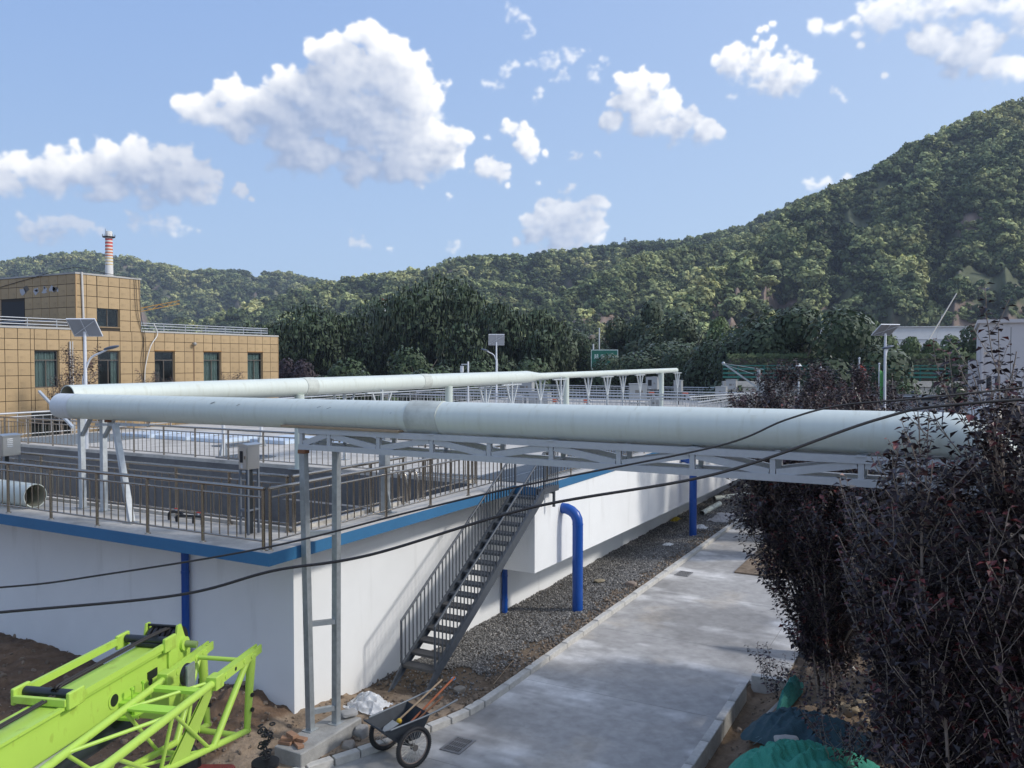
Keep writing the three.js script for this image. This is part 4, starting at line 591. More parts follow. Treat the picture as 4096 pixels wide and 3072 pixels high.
function hill(ridge, o) {
  const R = ridge.map((p) => V(...p)), n = R.length - 1, nu = o.nu ?? 220, nt = o.nt ?? 60, foot = o.foot ?? 0;
  const pos = (u, t) => {
    const f = clamp(u, 0, 0.99999) * n, i = Math.floor(f), k = f - i, p0 = R[Math.max(0, i - 1)], p1 = R[i], p2 = R[i + 1], p3 = R[Math.min(n, i + 2)];
    const cr = (a, b, c, d) => 0.5 * (2 * b + (c - a) * k + (2 * a - 5 * b + 4 * c - d) * k * k + (3 * b - a - 3 * c + d) * k * k * k);
    const c = V(cr(p0.x, p1.x, p2.x, p3.x), lerp(p1.y, p2.y, k) - (o.size ?? 5) * 0.62, cr(p0.z, p1.z, p2.z, p3.z)), h = Math.hypot(c.x, c.z), run = Math.min(h * 0.55, (c.y - foot) * (o.run ?? 1.5) + 25);
    const dx = -c.x / h, dz = -c.z / h; let y;
    if (t < 0) y = c.y + t * 60; else y = lerp(c.y, foot, Math.pow(t, o.pow ?? 1.1));
    const x = c.x + dx * run * t, z = c.z + dz * run * t, e = t > 0 ? Math.sin(Math.min(1, t * 1.3) * Math.PI * 0.5) * (t < 0.85 ? 1 : (1 - t) / 0.15) : 0, S = o.scale ?? 1;
    const gul = (1 - 2 * Math.abs(noise(u * n * 1.1 + 3, t * 0.8, o.seed))) * 0.65 + fbm(x / 60 / S, t * 2, z / 60 / S + o.seed, 4);
    return V(x + dx * gul * 24 * e * S, y + gul * 13 * e * S + fbm(x / 9, 5, z / 9, 2) * 1.2 * Math.min(1, t * 6) * (t > 0 ? 1 : 0), z + dz * gul * 24 * e * S);
  };
  const bare = (u, t, p) => sst(fbm(p.x / 26 + 3, p.y / 15, p.z / 26 + o.seed, 4) + (t - 0.55) * (o.cliff ?? 0.5) + (o.bareAt ? o.bareAt(u, t) : 0), 0.08, 0.22);
  const P = [], C = [], idx = [];
  for (let j = 0; j <= nt; j++) for (let i = 0; i <= nu; i++) { const u = i / nu, t = -0.25 + 1.25 * j / nt, p = pos(u, t), k = bare(u, t, p), g = 0.8 + 0.5 * fbm(p.x / 5, p.y / 5, p.z / 5, 3); P.push(p.x, p.y, p.z); const c = mul(mix3(o.grass ?? [0.10, 0.115, 0.055], o.soil ?? [0.25, 0.185, 0.145], k), g); C.push(...c); }
  for (let j = 0; j < nt; j++) for (let i = 0; i < nu; i++) { const a = j * (nu + 1) + i, b = a + nu + 1; idx.push(a, b, a + 1, a + 1, b, b + 1); }
  const g = new THREE.BufferGeometry(); g.setAttribute('position', new THREE.Float32BufferAttribute(P, 3)); g.setAttribute('color', new THREE.Float32BufferAttribute(C, 3)); g.setIndex(idx); g.computeVertexNormals();
  struct(new THREE.Mesh(g, hillMat), 'hill');
  const w = thing('hillside_wood', o.label, 'wood'); stuff(w);
  const r = rng(o.seed * 7 + 1), per = Math.floor(o.trees / 3), m = new THREE.Matrix4(), q = new THREE.Quaternion(), c = new THREE.Color();
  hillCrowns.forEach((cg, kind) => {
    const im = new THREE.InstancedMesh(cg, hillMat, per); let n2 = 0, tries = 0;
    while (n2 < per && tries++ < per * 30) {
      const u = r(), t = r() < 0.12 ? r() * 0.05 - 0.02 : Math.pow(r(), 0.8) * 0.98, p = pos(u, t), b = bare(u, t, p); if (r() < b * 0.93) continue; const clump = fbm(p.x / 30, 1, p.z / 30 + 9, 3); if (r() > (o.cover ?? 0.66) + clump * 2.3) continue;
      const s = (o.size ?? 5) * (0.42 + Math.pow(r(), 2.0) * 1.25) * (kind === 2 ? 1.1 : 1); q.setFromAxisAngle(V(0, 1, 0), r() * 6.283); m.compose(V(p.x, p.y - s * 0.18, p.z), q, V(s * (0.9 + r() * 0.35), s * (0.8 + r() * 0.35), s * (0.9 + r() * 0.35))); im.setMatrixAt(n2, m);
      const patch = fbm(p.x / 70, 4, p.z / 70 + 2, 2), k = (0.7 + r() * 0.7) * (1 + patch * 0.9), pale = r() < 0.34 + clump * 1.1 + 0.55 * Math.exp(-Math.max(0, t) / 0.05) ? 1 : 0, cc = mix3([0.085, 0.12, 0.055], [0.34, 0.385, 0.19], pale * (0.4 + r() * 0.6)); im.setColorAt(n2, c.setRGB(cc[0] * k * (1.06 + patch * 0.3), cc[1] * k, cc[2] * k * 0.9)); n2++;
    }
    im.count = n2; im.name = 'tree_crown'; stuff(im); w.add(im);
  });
}
hill(RA, { seed: 2, trees: 9000, size: 6.5, label: 'sparse woodland over the farthest hill behind the tan building', run: 2.2, grass: [0.17, 0.17, 0.085], cover: 0.5, cliff: 0.2, scale: 1.5 });
hill(RB, { seed: 5, trees: 12000, size: 6, label: 'woodland on the long middle ridge running up to the right', run: 2.0, cliff: 0.1, scale: 1.2, nu: 260 });
hill(RB2, { seed: 8, trees: 4500, size: 5.2, label: 'woodland on the low rounded hump in front of the middle ridge', run: 1.2, cliff: 0.2, cover: 0.62 });
hill(RM, { seed: 13, trees: 4200, size: 5, label: 'trees on the middle spur with brown bare cliffs', run: 1.15, cliff: 0.5, pow: 1.0, cover: 0.6, bareAt: (u, t) => 0.62 * Math.exp(-(((u - 0.2) / 0.2) ** 2)) * sst(t, 0.2, 0.5) - 0.05 });
hill(RC, { seed: 21, trees: 13000, size: 5.2, label: 'dense trees and scrub over the steep hill on the right', run: 1.15, cliff: 0.35, pow: 0.95, nu: 320, nt: 90, cover: 0.6, bareAt: (u, t) => 0.6 * Math.exp(-(((u - 0.17) / 0.13) ** 2)) * sst(t, 0.12, 0.4) + 0.3 * sst(t, 0.8, 0.97) - 0.05 });
// ---------------------------------------------------------------- trees standing behind the works
{
  const kinds = {
    willow: { g: [crownGeo(31, 22000, 0.019, { lobes: 26, droop: true, low: 0.32, spread: 0.42 }), crownGeo(32, 22000, 0.019, { lobes: 24, droop: true, low: 0.28, spread: 0.44 })], c: [0.055, 0.088, 0.036] },
    dark: { g: [crownGeo(33, 20000, 0.019, { lobes: 30, low: 0.12, spread: 0.42 }), crownGeo(34, 20000, 0.019, { lobes: 26, low: 0.1, spread: 0.45 })], c: [0.040, 0.068, 0.026] },
    light: { g: [crownGeo(35, 16000, 0.022, { lobes: 24, low: 0.14, spread: 0.42 }), crownGeo(36, 16000, 0.022, { lobes: 24, low: 0.2, spread: 0.4 })], c: [0.085, 0.13, 0.035] },
    grey: { g: [crownGeo(37, 16000, 0.022, { lobes: 24, low: 0.15, spread: 0.42 }), crownGeo(38, 16000, 0.022, { lobes: 24, low: 0.18, spread: 0.42, cone: true })], c: [0.075, 0.105, 0.052] },
    purple: { g: [crownGeo(39, 11000, 0.026, { lobes: 20, low: 0.1, spread: 0.4 })], c: [0.030, 0.014, 0.020] },
    bush: { g: [crownGeo(40, 12000, 0.026, { lobes: 22, low: 0.02, spread: 0.5 })], c: [0.05, 0.085, 0.028] },
  };
  for (const k of Object.values(kinds)) k.m = leafMat(k.c);
  const r = rng(44);
  const tree = (name, label, kind, p, h, w, group) => {
    const K = kinds[kind], t = thing(name, label, kind === 'bush' ? 'bush' : 'tree', [p[0], 0, p[1]], r() * 6.28, group), g = K.g[Math.floor(r() * K.g.length)];
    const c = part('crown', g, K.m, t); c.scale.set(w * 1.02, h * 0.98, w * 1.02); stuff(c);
    const q = mb(); q.tube(V(0, -0.2, 0), V((r() - 0.5) * 0.4, h * 0.42, (r() - 0.5) * 0.4), h * 0.022, 9, h * 0.014); for (let i = 0; i < 7; i++) { const a = r() * 6.283, y = h * (0.22 + r() * 0.3); q.tube(V(0, y, 0), V(Math.cos(a) * w * 0.3, y + h * (0.15 + r() * 0.25), Math.sin(a) * w * 0.3), h * 0.009, 6, h * 0.003); } q.build('trunk', M.bark, t);
  };
  tree('willow_tree', 'dark willow just right of the tan building', 'willow', [-66, -73], 13.2, 13); tree('willow_tree', 'dark willow farther back, second from the tan building', 'willow', [-65, -85], 14.5, 13.5); tree('willow_tree', 'tallest willow of the group in the middle', 'willow', [-54, -83], 16.6, 14.5); tree('willow_tree', 'weeping willow behind the small middle solar lamp', 'willow', [-44.6, -79], 14.2, 12); tree('willow_tree', 'willow filling the gap behind the tallest willow', 'dark', [-59, -92], 13.5, 13);
  tree('purple_tree', 'dark purple tree beside the right end of the tan building', 'purple', [-57.5, -60.5], 8, 4.6); tree('green_bush', 'low green bush under the willows, leftmost', 'bush', [-53, -62.5], 7.4, 6.5); tree('green_bush', 'round green bush under the willows, middle one', 'bush', [-46.5, -66.5], 8.6, 7); tree('green_bush', 'green bush under the willows near the security camera', 'bush', [-41, -69.5], 7.2, 6.2); tree('green_bush', 'green bush right of the middle solar lamp', 'bush', [-37.0, -71], 7.4, 6.5);
  const R = [[-40.3, -83, 10.8, 8, 'grey', 'leafy tree left of the green road sign, nearest the weeping willow'], [-38.8, -88, 11.2, 7.6, 'dark', 'dark tree just left of the green road sign'], [-36.0, -94, 12.6, 8, 'grey', 'grey-green tree rising behind the green road sign'], [-31.6, -92.5, 13.4, 9, 'grey', 'tallest grey-green tree right of the green road sign'], [-27, -90.5, 12.6, 9.2, 'grey', 'broad tree second right of the green road sign'], [-23.2, -90, 11.4, 6.4, 'light', 'light green tree in front of the white shed gap'], [-31.0, -81.5, 8.2, 7, 'dark', 'low dark tree below the green road sign'], [-27.5, -82, 9.6, 10, 'dark', 'low dark tree behind the thin end of the pipe'], [-21.5, -80, 9.2, 9, 'dark', 'low dark tree behind the far deck railings'], [-16.0, -73, 11.2, 9.6, 'dark', 'dark tree behind the small davit crane'], [-11.6, -69, 12.2, 11, 'dark', 'largest dark tree behind the purple shrubs'], [-8.6, -75, 11.8, 7.2, 'dark', 'dark tree just left of the right solar lamp']];
  for (const [x, z, h, w, k, l] of R) tree('roadside_tree', l, k, [x, z], h, w);
  [['left of the four', -8.6, -100], ['second of the four', -5.3, -102], ['third of the four', -1.9, -103.5], ['right of the four', 1.4, -103]].forEach(([l, x, z], i) => tree('highway_tree', 'bright sunlit tree behind the green guard rail, ' + l, i === 3 ? 'grey' : 'light', [x, z], [11, 11.2, 11.5, 11.2][i], 6.6));
  tree('green_bush', 'pale green shrub below the stone retaining wall, left one', 'bush', [-3.9, -62], 5.6, 4.2); tree('green_bush', 'pale green shrub below the stone retaining wall, middle one', 'bush', [-2.0, -63], 4.9, 3); tree('green_bush', 'tall green shrub against the white building corner', 'grey', [-0.2, -60], 7.2, 3.4);
}
// ---------------------------------------------------------------- beyond the works on the right
{
  const hgt = 11.2, w = thing('warehouse', 'long low white warehouse half hidden behind the roadside trees', 'warehouse'), a = V(-26, 0, -119), b = V(8, 0, -137), d = b.clone().sub(a).normalize();
  mb().bar(V(a.x, hgt / 2, a.z), V(b.x, hgt / 2 + 0.3, b.z), 1.2, hgt + 0.6).build('wall', M.farwhite, w); for (const y of [hgt - 1.2, hgt - 2.2, hgt - 3.2]) mb().bar(V(a.x, y, a.z + 0.62), V(b.x, y, b.z + 0.62), 0.3, 0.05).build('siding_joint', M.steelFar, w); mb().bar(V(a.x, hgt + 0.35, a.z + 0.1), V(b.x, hgt + 0.65, b.z + 0.1), 1.4, 0.1).build('roof_edge', M.farwhite, w);
  const z0 = -68, rw = thing('retaining_wall', 'grey stone retaining wall with a concrete cap below the green guard rail', 'wall'), r = rng(6), g = [0, 1, 2].map((i) => flat(new RoundedBoxGeometry(0.62, 0.34, 0.2, 1, 0.05)));
  const tilt = 0.12; const rx = (x) => z0 - (x + 7) * 0.5;
  mb().bar(V(-16, 1.9, rx(-16)), V(6, 1.9, rx(6)), 0.6, 4.4).build('core', M.joint, rw); mb().bar(V(-16, 5.22, rx(-16) + 0.1), V(6, 5.22, rx(6) + 0.1), 0.95, 0.42).bar(V(-16, 4.6, rx(-16) + 0.06), V(6, 4.6, rx(6) + 0.06), 0.85, 0.75).build('cap', M.kerb, rw);
  for (let j = 0; j < 9; j++) for (let x = -7 + (j % 2) * 0.3; x < 3.5; x += 0.66) { const s = part('wall_stone', g[j % 3], j % 2 ? M.conc : M.kerb, rw, [x + (r() - 0.5) * 0.1, 1.0 + j * 0.37, rx(x) + 0.34 + r() * 0.06], Math.atan(0.5)); s.scale.set(0.8 + r() * 0.35, 0.85 + r() * 0.25, 1); }
  const gr = thing('guard_rail', 'green highway guard rail of horizontal beams on posts', 'guard rail'), gm = std([0.012, 0.12, 0.10], 0.5); for (const y of [5.75, 6.05, 6.38, 6.62]) mb().bar(V(-16, y, rx(-16) + 0.2), V(6, y, rx(6) + 0.2), 0.08, y > 6.5 ? 0.08 : 0.14).build('beam', gm, gr); for (let x = -15; x < 6; x += 1.75) mb().box(x - 0.06, 5.43, rx(x) + 0.02, x + 0.06, 6.66, rx(x) + 0.14).build('post', gm, gr);
  const hd = thing('hedge', 'clipped dark hedge along the highway above the guard rail', 'hedge'), hg = mb(); { const rr = rng(71), P = [], N = [], C = []; for (let i = 0; i < 9000; i++) { const x = -16 + rr() * 22, y = 5.5 + Math.pow(rr(), 0.7) * 2.0, z = rx(x) - 1.6 + (rr() - 0.5) * 0.9, s = 0.09 + rr() * 0.08, t = 0.6 + rr() * 0.6 + (y > 7.2 ? 0.7 : 0), dx = rr() - 0.5, dy = rr() - 0.5; for (const [ex, ey] of [[-s, -s * 0.4], [s, -s * 0.2], [dx * s, s]]) { P.push(x + ex, y + ey, z + dy * s); N.push(dx, 0.6, 0.6); C.push(t, t, t * 0.8); } } const q = new THREE.BufferGeometry(); q.setAttribute('position', new THREE.Float32BufferAttribute(P, 3)); q.setAttribute('normal', new THREE.Float32BufferAttribute(N, 3)); q.setAttribute('color', new THREE.Float32BufferAttribute(C, 3)); stuff(part('foliage', q, leafMat([0.035, 0.055, 0.02]), hd)); mb().bar(V(-16, 6.3, rx(-16) - 1.6), V(6, 6.3, rx(6) - 1.6), 0.5, 1.7).build('inner_twigs', M.barkDark, hd); }
  // white building at the right edge and its porch
  const wb = thing('white_building', 'pale plastered building with stained walls at the right edge', 'building'), wx = 0.72, wz = -43.5; const pm = std([0.66, 0.62, 0.60], 0.85, { map: T.plaster });
  mb().box(wx, -0.2, wz, wx + 9, 8.7, wz - 10).build('wall', pm, wb); mb().box(wx - 0.45, -0.2, wz - 1.2, wx - 0.02, 7.0, wz - 1.9).build('wall', pm, wb); mb().box(wx - 0.12, 8.7, wz + 0.12, wx + 9, 8.86, wz - 10).build('parapet', pm, wb); mb().box(wx - 0.85, -0.2, wz + 1.9, wx + 0.3, 5.0, wz + 1.3).build('porch_wall', std([0.62, 0.66, 0.70], 0.8), wb); mb().box(wx + 0.4, -0.2, wz + 0.9, wx + 4, 4.6, wz + 0.005).build('porch', pm, wb);
  for (const x of [0.28, 0.62]) mb().box(wx + x, 5.6, wz + 0.012, wx + x + 0.2, 6.3, wz - 0.05).build('window', M.dark, wb); mb().tube(V(wx + 0.1, 0, wz + 0.1), V(wx + 0.1, 8.0, wz + 0.1), 0.06, 8).build('drainpipe', pm, wb); mb().box(wx + 1.2, 0, wz + 0.003, wx + 1.22, 8.5, wz - 0.02).build('wall_crack', M.joint, wb);
  const lb = thing('low_building', 'low white flat-roofed outbuilding behind the plum trees', 'building'); mb().box(-6.4, -0.2, -50.5, -0.8, 4.85, -54).build('wall', M.farwhite, lb); mb().box(-6.6, 4.85, -50.2, -0.6, 5.02, -54.2).build('roof', M.dark, lb); mb().box(-6.6, 5.02, -50.2, -0.6, 5.06, -50.35).build('roof_edge', M.farwhite, lb);
  for (const [c, x, z, y, l] of [[[0.06, 0.16, 0.55], -6.7, -47.5, 6.4, 'blue flag on a white pole seen through the purple shrubs'], [[0.55, 0.06, 0.03], -4.9, -48.8, 6.9, 'red flag on a white pole left of the right solar lamp'], [[0.12, 0.36, 0.12], -4.0, -50, 6.6, 'green flag on a white pole right of the right solar lamp']]) { const f = thing('flag', l, 'flag', [x, 0, z]); mb().tube(V(0, 0, 0), V(0, y + 0.2, 0), 0.035, 8).sphere(V(0, y + 0.22, 0), 0.06, 8).build('pole', M.farwhite, f); const q = new THREE.PlaneGeometry(0.5, 1.7, 10, 10), p = q.attributes.position; for (let i = 0; i < p.count; i++) { const X = p.getX(i) + 0.25; p.setXYZ(i, X * 0.62 * (0.7 + 0.3 * p.getY(i)), p.getY(i) - X * 0.5, Math.sin(X * 16 + p.getY(i) * 2) * 0.06); } q.computeVertexNormals(); part('cloth', q, std(c, 0.9, { side: THREE.DoubleSide }), f, [0.04, y - 0.95, 0]); }
  const sp = thing('garden_lamp', 'white post with a dark headed lamp among the purple shrubs', 'lamp post', [-7.6, 0, -46]); mb().tube(V(0, 0, 0), V(0, 6.3, 0), 0.05, 8).build('post', M.farwhite, sp); mb().tube(V(0, 6.3, 0), V(0, 6.7, 0), 0.12, 10).build('lamp_head', M.dark, sp); mb().tube(V(0, 6.7, 0), V(0, 6.85, 0), 0.18, 10, 0.05).build('cap', M.farwhite, sp);
  const cs = thing('blue_shed', 'pale blue corrugated sheet roof glimpsed between the plum trees', 'shed', [2.1, 0, -23.5]), cg = new THREE.PlaneGeometry(3, 2.6, 1, 130), cp = cg.attributes.position; for (let i = 0; i < cp.count; i++) cp.setZ(i, Math.sin(cp.getY(i) * 48) * 0.02); cg.rotateX(-1.0); cg.computeVertexNormals(); part('roof', cg, std([0.26, 0.36, 0.58], 0.4, { side: THREE.DoubleSide }), cs, [0, 3.4, 0]); mb().box(-1.4, -0.1, -0.5, 1.4, 2.6, -0.6).build('wall', M.farwhite, cs);
  tag(mb().box(-3.3, -0.2, -20.5, 3.2, 1.5, -20.75).build('low_wall', std([0.22, 0.225, 0.24], 0.85, { map: T.conc })), 'low grey rendered wall ending at the road behind the plum trees', 'wall');
}
// ---------------------------------------------------------------- green road sign
{
  const s = thing('road_sign', 'green road sign with white characters standing among the trees', 'sign', [-33.9, 0, -83.6], 0.42), W = 2.95, H = 3.2, cv = document.createElement('canvas'); cv.width = 384; cv.height = 416; const x = cv.getContext('2d'); x.fillStyle = '#1d6a57'; x.fillRect(0, 0, 384, 416); x.strokeStyle = '#e8f0ec'; x.lineWidth = 7; x.strokeRect(6, 6, 372, 262); x.strokeRect(6, 276, 372, 134); x.lineCap = 'butt'; x.lineWidth = 6;
  const strokes = (ox, oy, k, L) => { for (const l of L) { x.beginPath(); l.forEach(([a, b], i) => (i ? x.lineTo(ox + a * k, oy + b * k) : x.moveTo(ox + a * k, oy + b * k))); x.stroke(); } };
  x.lineWidth = 7; // the three characters, drawn stroke by stroke
  strokes(44, 66, 0.66, [[[58, 4], [92, 0]], [[75, 2], [75, 58]], [[76, 30], [96, 30]], [[54, 24], [54, 58]], [[48, 60], [98, 60]], [[8, 8], [38, 8], [14, 36], [36, 36], [26, 66], [4, 92]], [[10, 50], [34, 76], [60, 88], [100, 90]]]);
  strokes(136, 66, 0.66, [[[50, 0], [50, 12]], [[10, 28], [10, 14], [92, 14], [92, 28]], [[44, 24], [26, 60], [80, 94]], [[72, 44], [58, 74], [14, 96]], [[4, 46], [98, 46]]]);
  strokes(228, 66, 0.66, [[[36, 4], [36, 92]], [[4, 34], [36, 34]], [[2, 78], [36, 66]], [[62, 4], [62, 84], [96, 84], [96, 66]], [[62, 42], [92, 22]]]);
  strokes(306, 84, 0.5, [[[20, 90], [20, 20], [40, 40]], [[20, 20], [2, 44]], [[74, 90], [74, 30], [96, 30], [96, 56], [74, 56]]]);
  x.fillStyle = '#e8f0ec'; x.font = '30px sans-serif'; x.fillText("Yan'an North", 96, 216); x.fillStyle = '#b4513c'; x.fillRect(20, 300, 250, 44); x.fillStyle = '#e8f0ec'; for (let i = 0; i < 5; i++) x.fillRect(30 + i * 26, 360, 18, 30);
  const t = new THREE.CanvasTexture(cv); t.colorSpace = THREE.SRGBColorSpace; mb().rbox(-W / 2, 5.0, -0.05, W / 2, 5.0 + H, 0.04, 0.02).build('panel', std([0.3, 0.32, 0.32], 0.5), s); const f = new THREE.PlaneGeometry(W - 0.04, H - 0.04); part('sign_face', f, std([1, 1, 1], 0.55, { map: t }), s, [0, 5.0 + H / 2, 0.046]); mb().tube(V(-1.2, 0, -0.1), V(-1.2, 5.6 + H, -0.1), 0.09, 10).build('post', M.farwhite, s); mb().tube(V(1.2, 0, -0.1), V(1.2, 5 + H, -0.1), 0.09, 10).build('post', M.farwhite, s);
  const wp = thing('pole', 'thin white pole behind the green road sign', 'pole', [-35, 0, -84.8]); mb().tube(V(0, 0, 0), V(0, 10.6, 0), 0.07, 6).build('shaft', M.farwhite, wp);
}
// ---------------------------------------------------------------- purple-leaf plum trees
const plumLeaf = new THREE.MeshPhysicalMaterial({ color: lin(1, 1, 1), roughness: 0.42, side: THREE.DoubleSide, vertexColors: true, transmission: 0.08, thickness: 0 });
function plum(seed, o) {                                 // { wood, leaves } round the foot of the tree
  const r = rng(seed), wood = mb(), pos = [], col = [], H = o.H;
  const leaf = (p, ax, up, L, c) => {
    const s = ax.clone().cross(up).normalize(), n = s.clone().cross(ax).normalize(), w = L * 0.33, t = p.clone().addScaledVector(ax, L).addScaledVector(n, -L * 0.18), m = p.clone().addScaledVector(ax, L * 0.48), a = m.clone().addScaledVector(s, w).addScaledVector(n, L * 0.1), b = m.clone().addScaledVector(s, -w).addScaledVector(n, L * 0.1), q = p.clone().addScaledVector(ax, L * 0.14);
    for (const v of [q, a, t, q, t, b]) { pos.push(v.x, v.y, v.z); col.push(c[0], c[1], c[2]); }
  };
  const shoot = (p0, d0, len, thick, dens) => {
    const n = 5, pts = [p0.clone()], d = d0.clone(); for (let i = 0; i < n; i++) { d.add(V((r() - 0.5) * 0.35, 0.12 + r() * 0.1, (r() - 0.5) * 0.35)).normalize(); pts.push(pts[i].clone().addScaledVector(d, len / n)); }
    wood.path(pts, thick, 4, 6);
    const k = Math.floor(len / dens); const cv = new THREE.CatmullRomCurve3(pts); let ph = r() * 6.28;
    const young = r() < 0.3;
    for (let i = 1; i <= k; i++) {
      const f = 0.12 + 0.88 * i / k, p = cv.getPoint(f), tg = cv.getTangent(f), x = tg.clone().cross(V(0.3, 0.2, 1)).normalize(), y = tg.clone().cross(x); ph += 2.4;
      const out = x.multiplyScalar(Math.cos(ph)).addScaledVector(y, Math.sin(ph)).multiplyScalar(0.9).addScaledVector(tg, 0.55 - 0.5 * r()).add(V(0, -0.15 * r(), 0)).normalize();
      const L = (o.leaf ?? 0.066) * (0.65 + r() * 0.6) * (f > 0.9 ? 0.7 : 1), k2 = 0.55 + r() * 0.9, red = young && f > 0.82 ? 1 : 0, c = red ? [0.12 * k2, 0.022 * k2, 0.02 * k2] : r() < 0.18 ? [0.07 * k2, 0.036 * k2, 0.040 * k2] : [0.030 * k2, 0.0185 * k2, 0.0205 * k2];
      leaf(p, out, V((r() - 0.5) * 0.9, 1, (r() - 0.5) * 0.9), L, c);
    }
    return cv;
  };
  for (let i = 0; i < o.stems; i++) {
    const a = i / o.stems * 6.283 + r() * 0.7, sp = o.spread * (0.25 + r() * 0.85), h = H * (0.66 + r() * 0.36) * (1 - 0.1 * sp), lx = (o.lean?.[0] ?? 0) * (0.4 + r()), lz = (o.lean?.[1] ?? 0) * (0.4 + r());
    const pts = [V(Math.cos(a) * 0.1, -0.1, Math.sin(a) * 0.1), V(Math.cos(a) * sp * 0.22 + lx * 0.15, h * 0.25, Math.sin(a) * sp * 0.22 + lz * 0.15), V(Math.cos(a) * sp * 0.62 + lx * 0.5 + (r() - 0.5) * 0.2, h * 0.55, Math.sin(a) * sp * 0.62 + lz * 0.5 + (r() - 0.5) * 0.2), V(Math.cos(a) * sp * 0.9 + lx * 0.85, h * 0.82, Math.sin(a) * sp * 0.9 + lz * 0.85), V(Math.cos(a) * sp + lx, h, Math.sin(a) * sp + lz)];
    const cv = new THREE.CatmullRomCurve3(pts), n = 12; for (let k = 0; k < n; k++) wood.tube(cv.getPoint(k / n), cv.getPoint((k + 1) / n), lerp(0.034, 0.005, k / n) * (o.thick ?? 1), 6, lerp(0.034, 0.005, (k + 1) / n) * (o.thick ?? 1));
    for (let k = 0; k < o.side; k++) {
      const fr = o.from ?? 0.2, f = fr + ((r() < 0.1 ? 1 : o.to ?? 0.96) - fr) * Math.pow(r(), 0.85), p = cv.getPoint(f), b = a + (r() - 0.5) * 4.2, el = 0.25 + r() * 0.9, d = V(Math.cos(b) * Math.cos(el), Math.sin(el), Math.sin(b) * Math.cos(el)), c2 = shoot(p, d, (0.45 + r() * 0.6) * (o.sl ?? 1), 0.005, o.dens ?? 0.03);
      for (let j = 0; j < (o.twigs ?? 2); j++) { const q = c2.getPoint(0.3 + r() * 0.6), e = r() * 6.28; shoot(q, V(Math.cos(e) * 0.6, 0.5, Math.sin(e) * 0.6).normalize(), 0.22 + r() * 0.4, 0.0035, o.dens ?? 0.03); }
    }
    shoot(cv.getPoint(0.97), V(0, 1, 0), 0.35 + r() * 0.45, 0.005, (o.dens ?? 0.03));
  }
  const g = new THREE.BufferGeometry(); g.setAttribute('position', new THREE.Float32BufferAttribute(pos, 3)); g.setAttribute('color', new THREE.Float32BufferAttribute(col, 3)); g.computeVertexNormals();
  return { wood: wood.geo(), leaves: g };
}
function plumTree(label, p, turn, G, name = 'plum_tree', cat = 'tree', group) { const t = thing(name, label, cat, p, turn, group); part('trunk', G.wood, M.plumBark, t); stuff(part('crown', G.leaves, plumLeaf, t)); return t; }
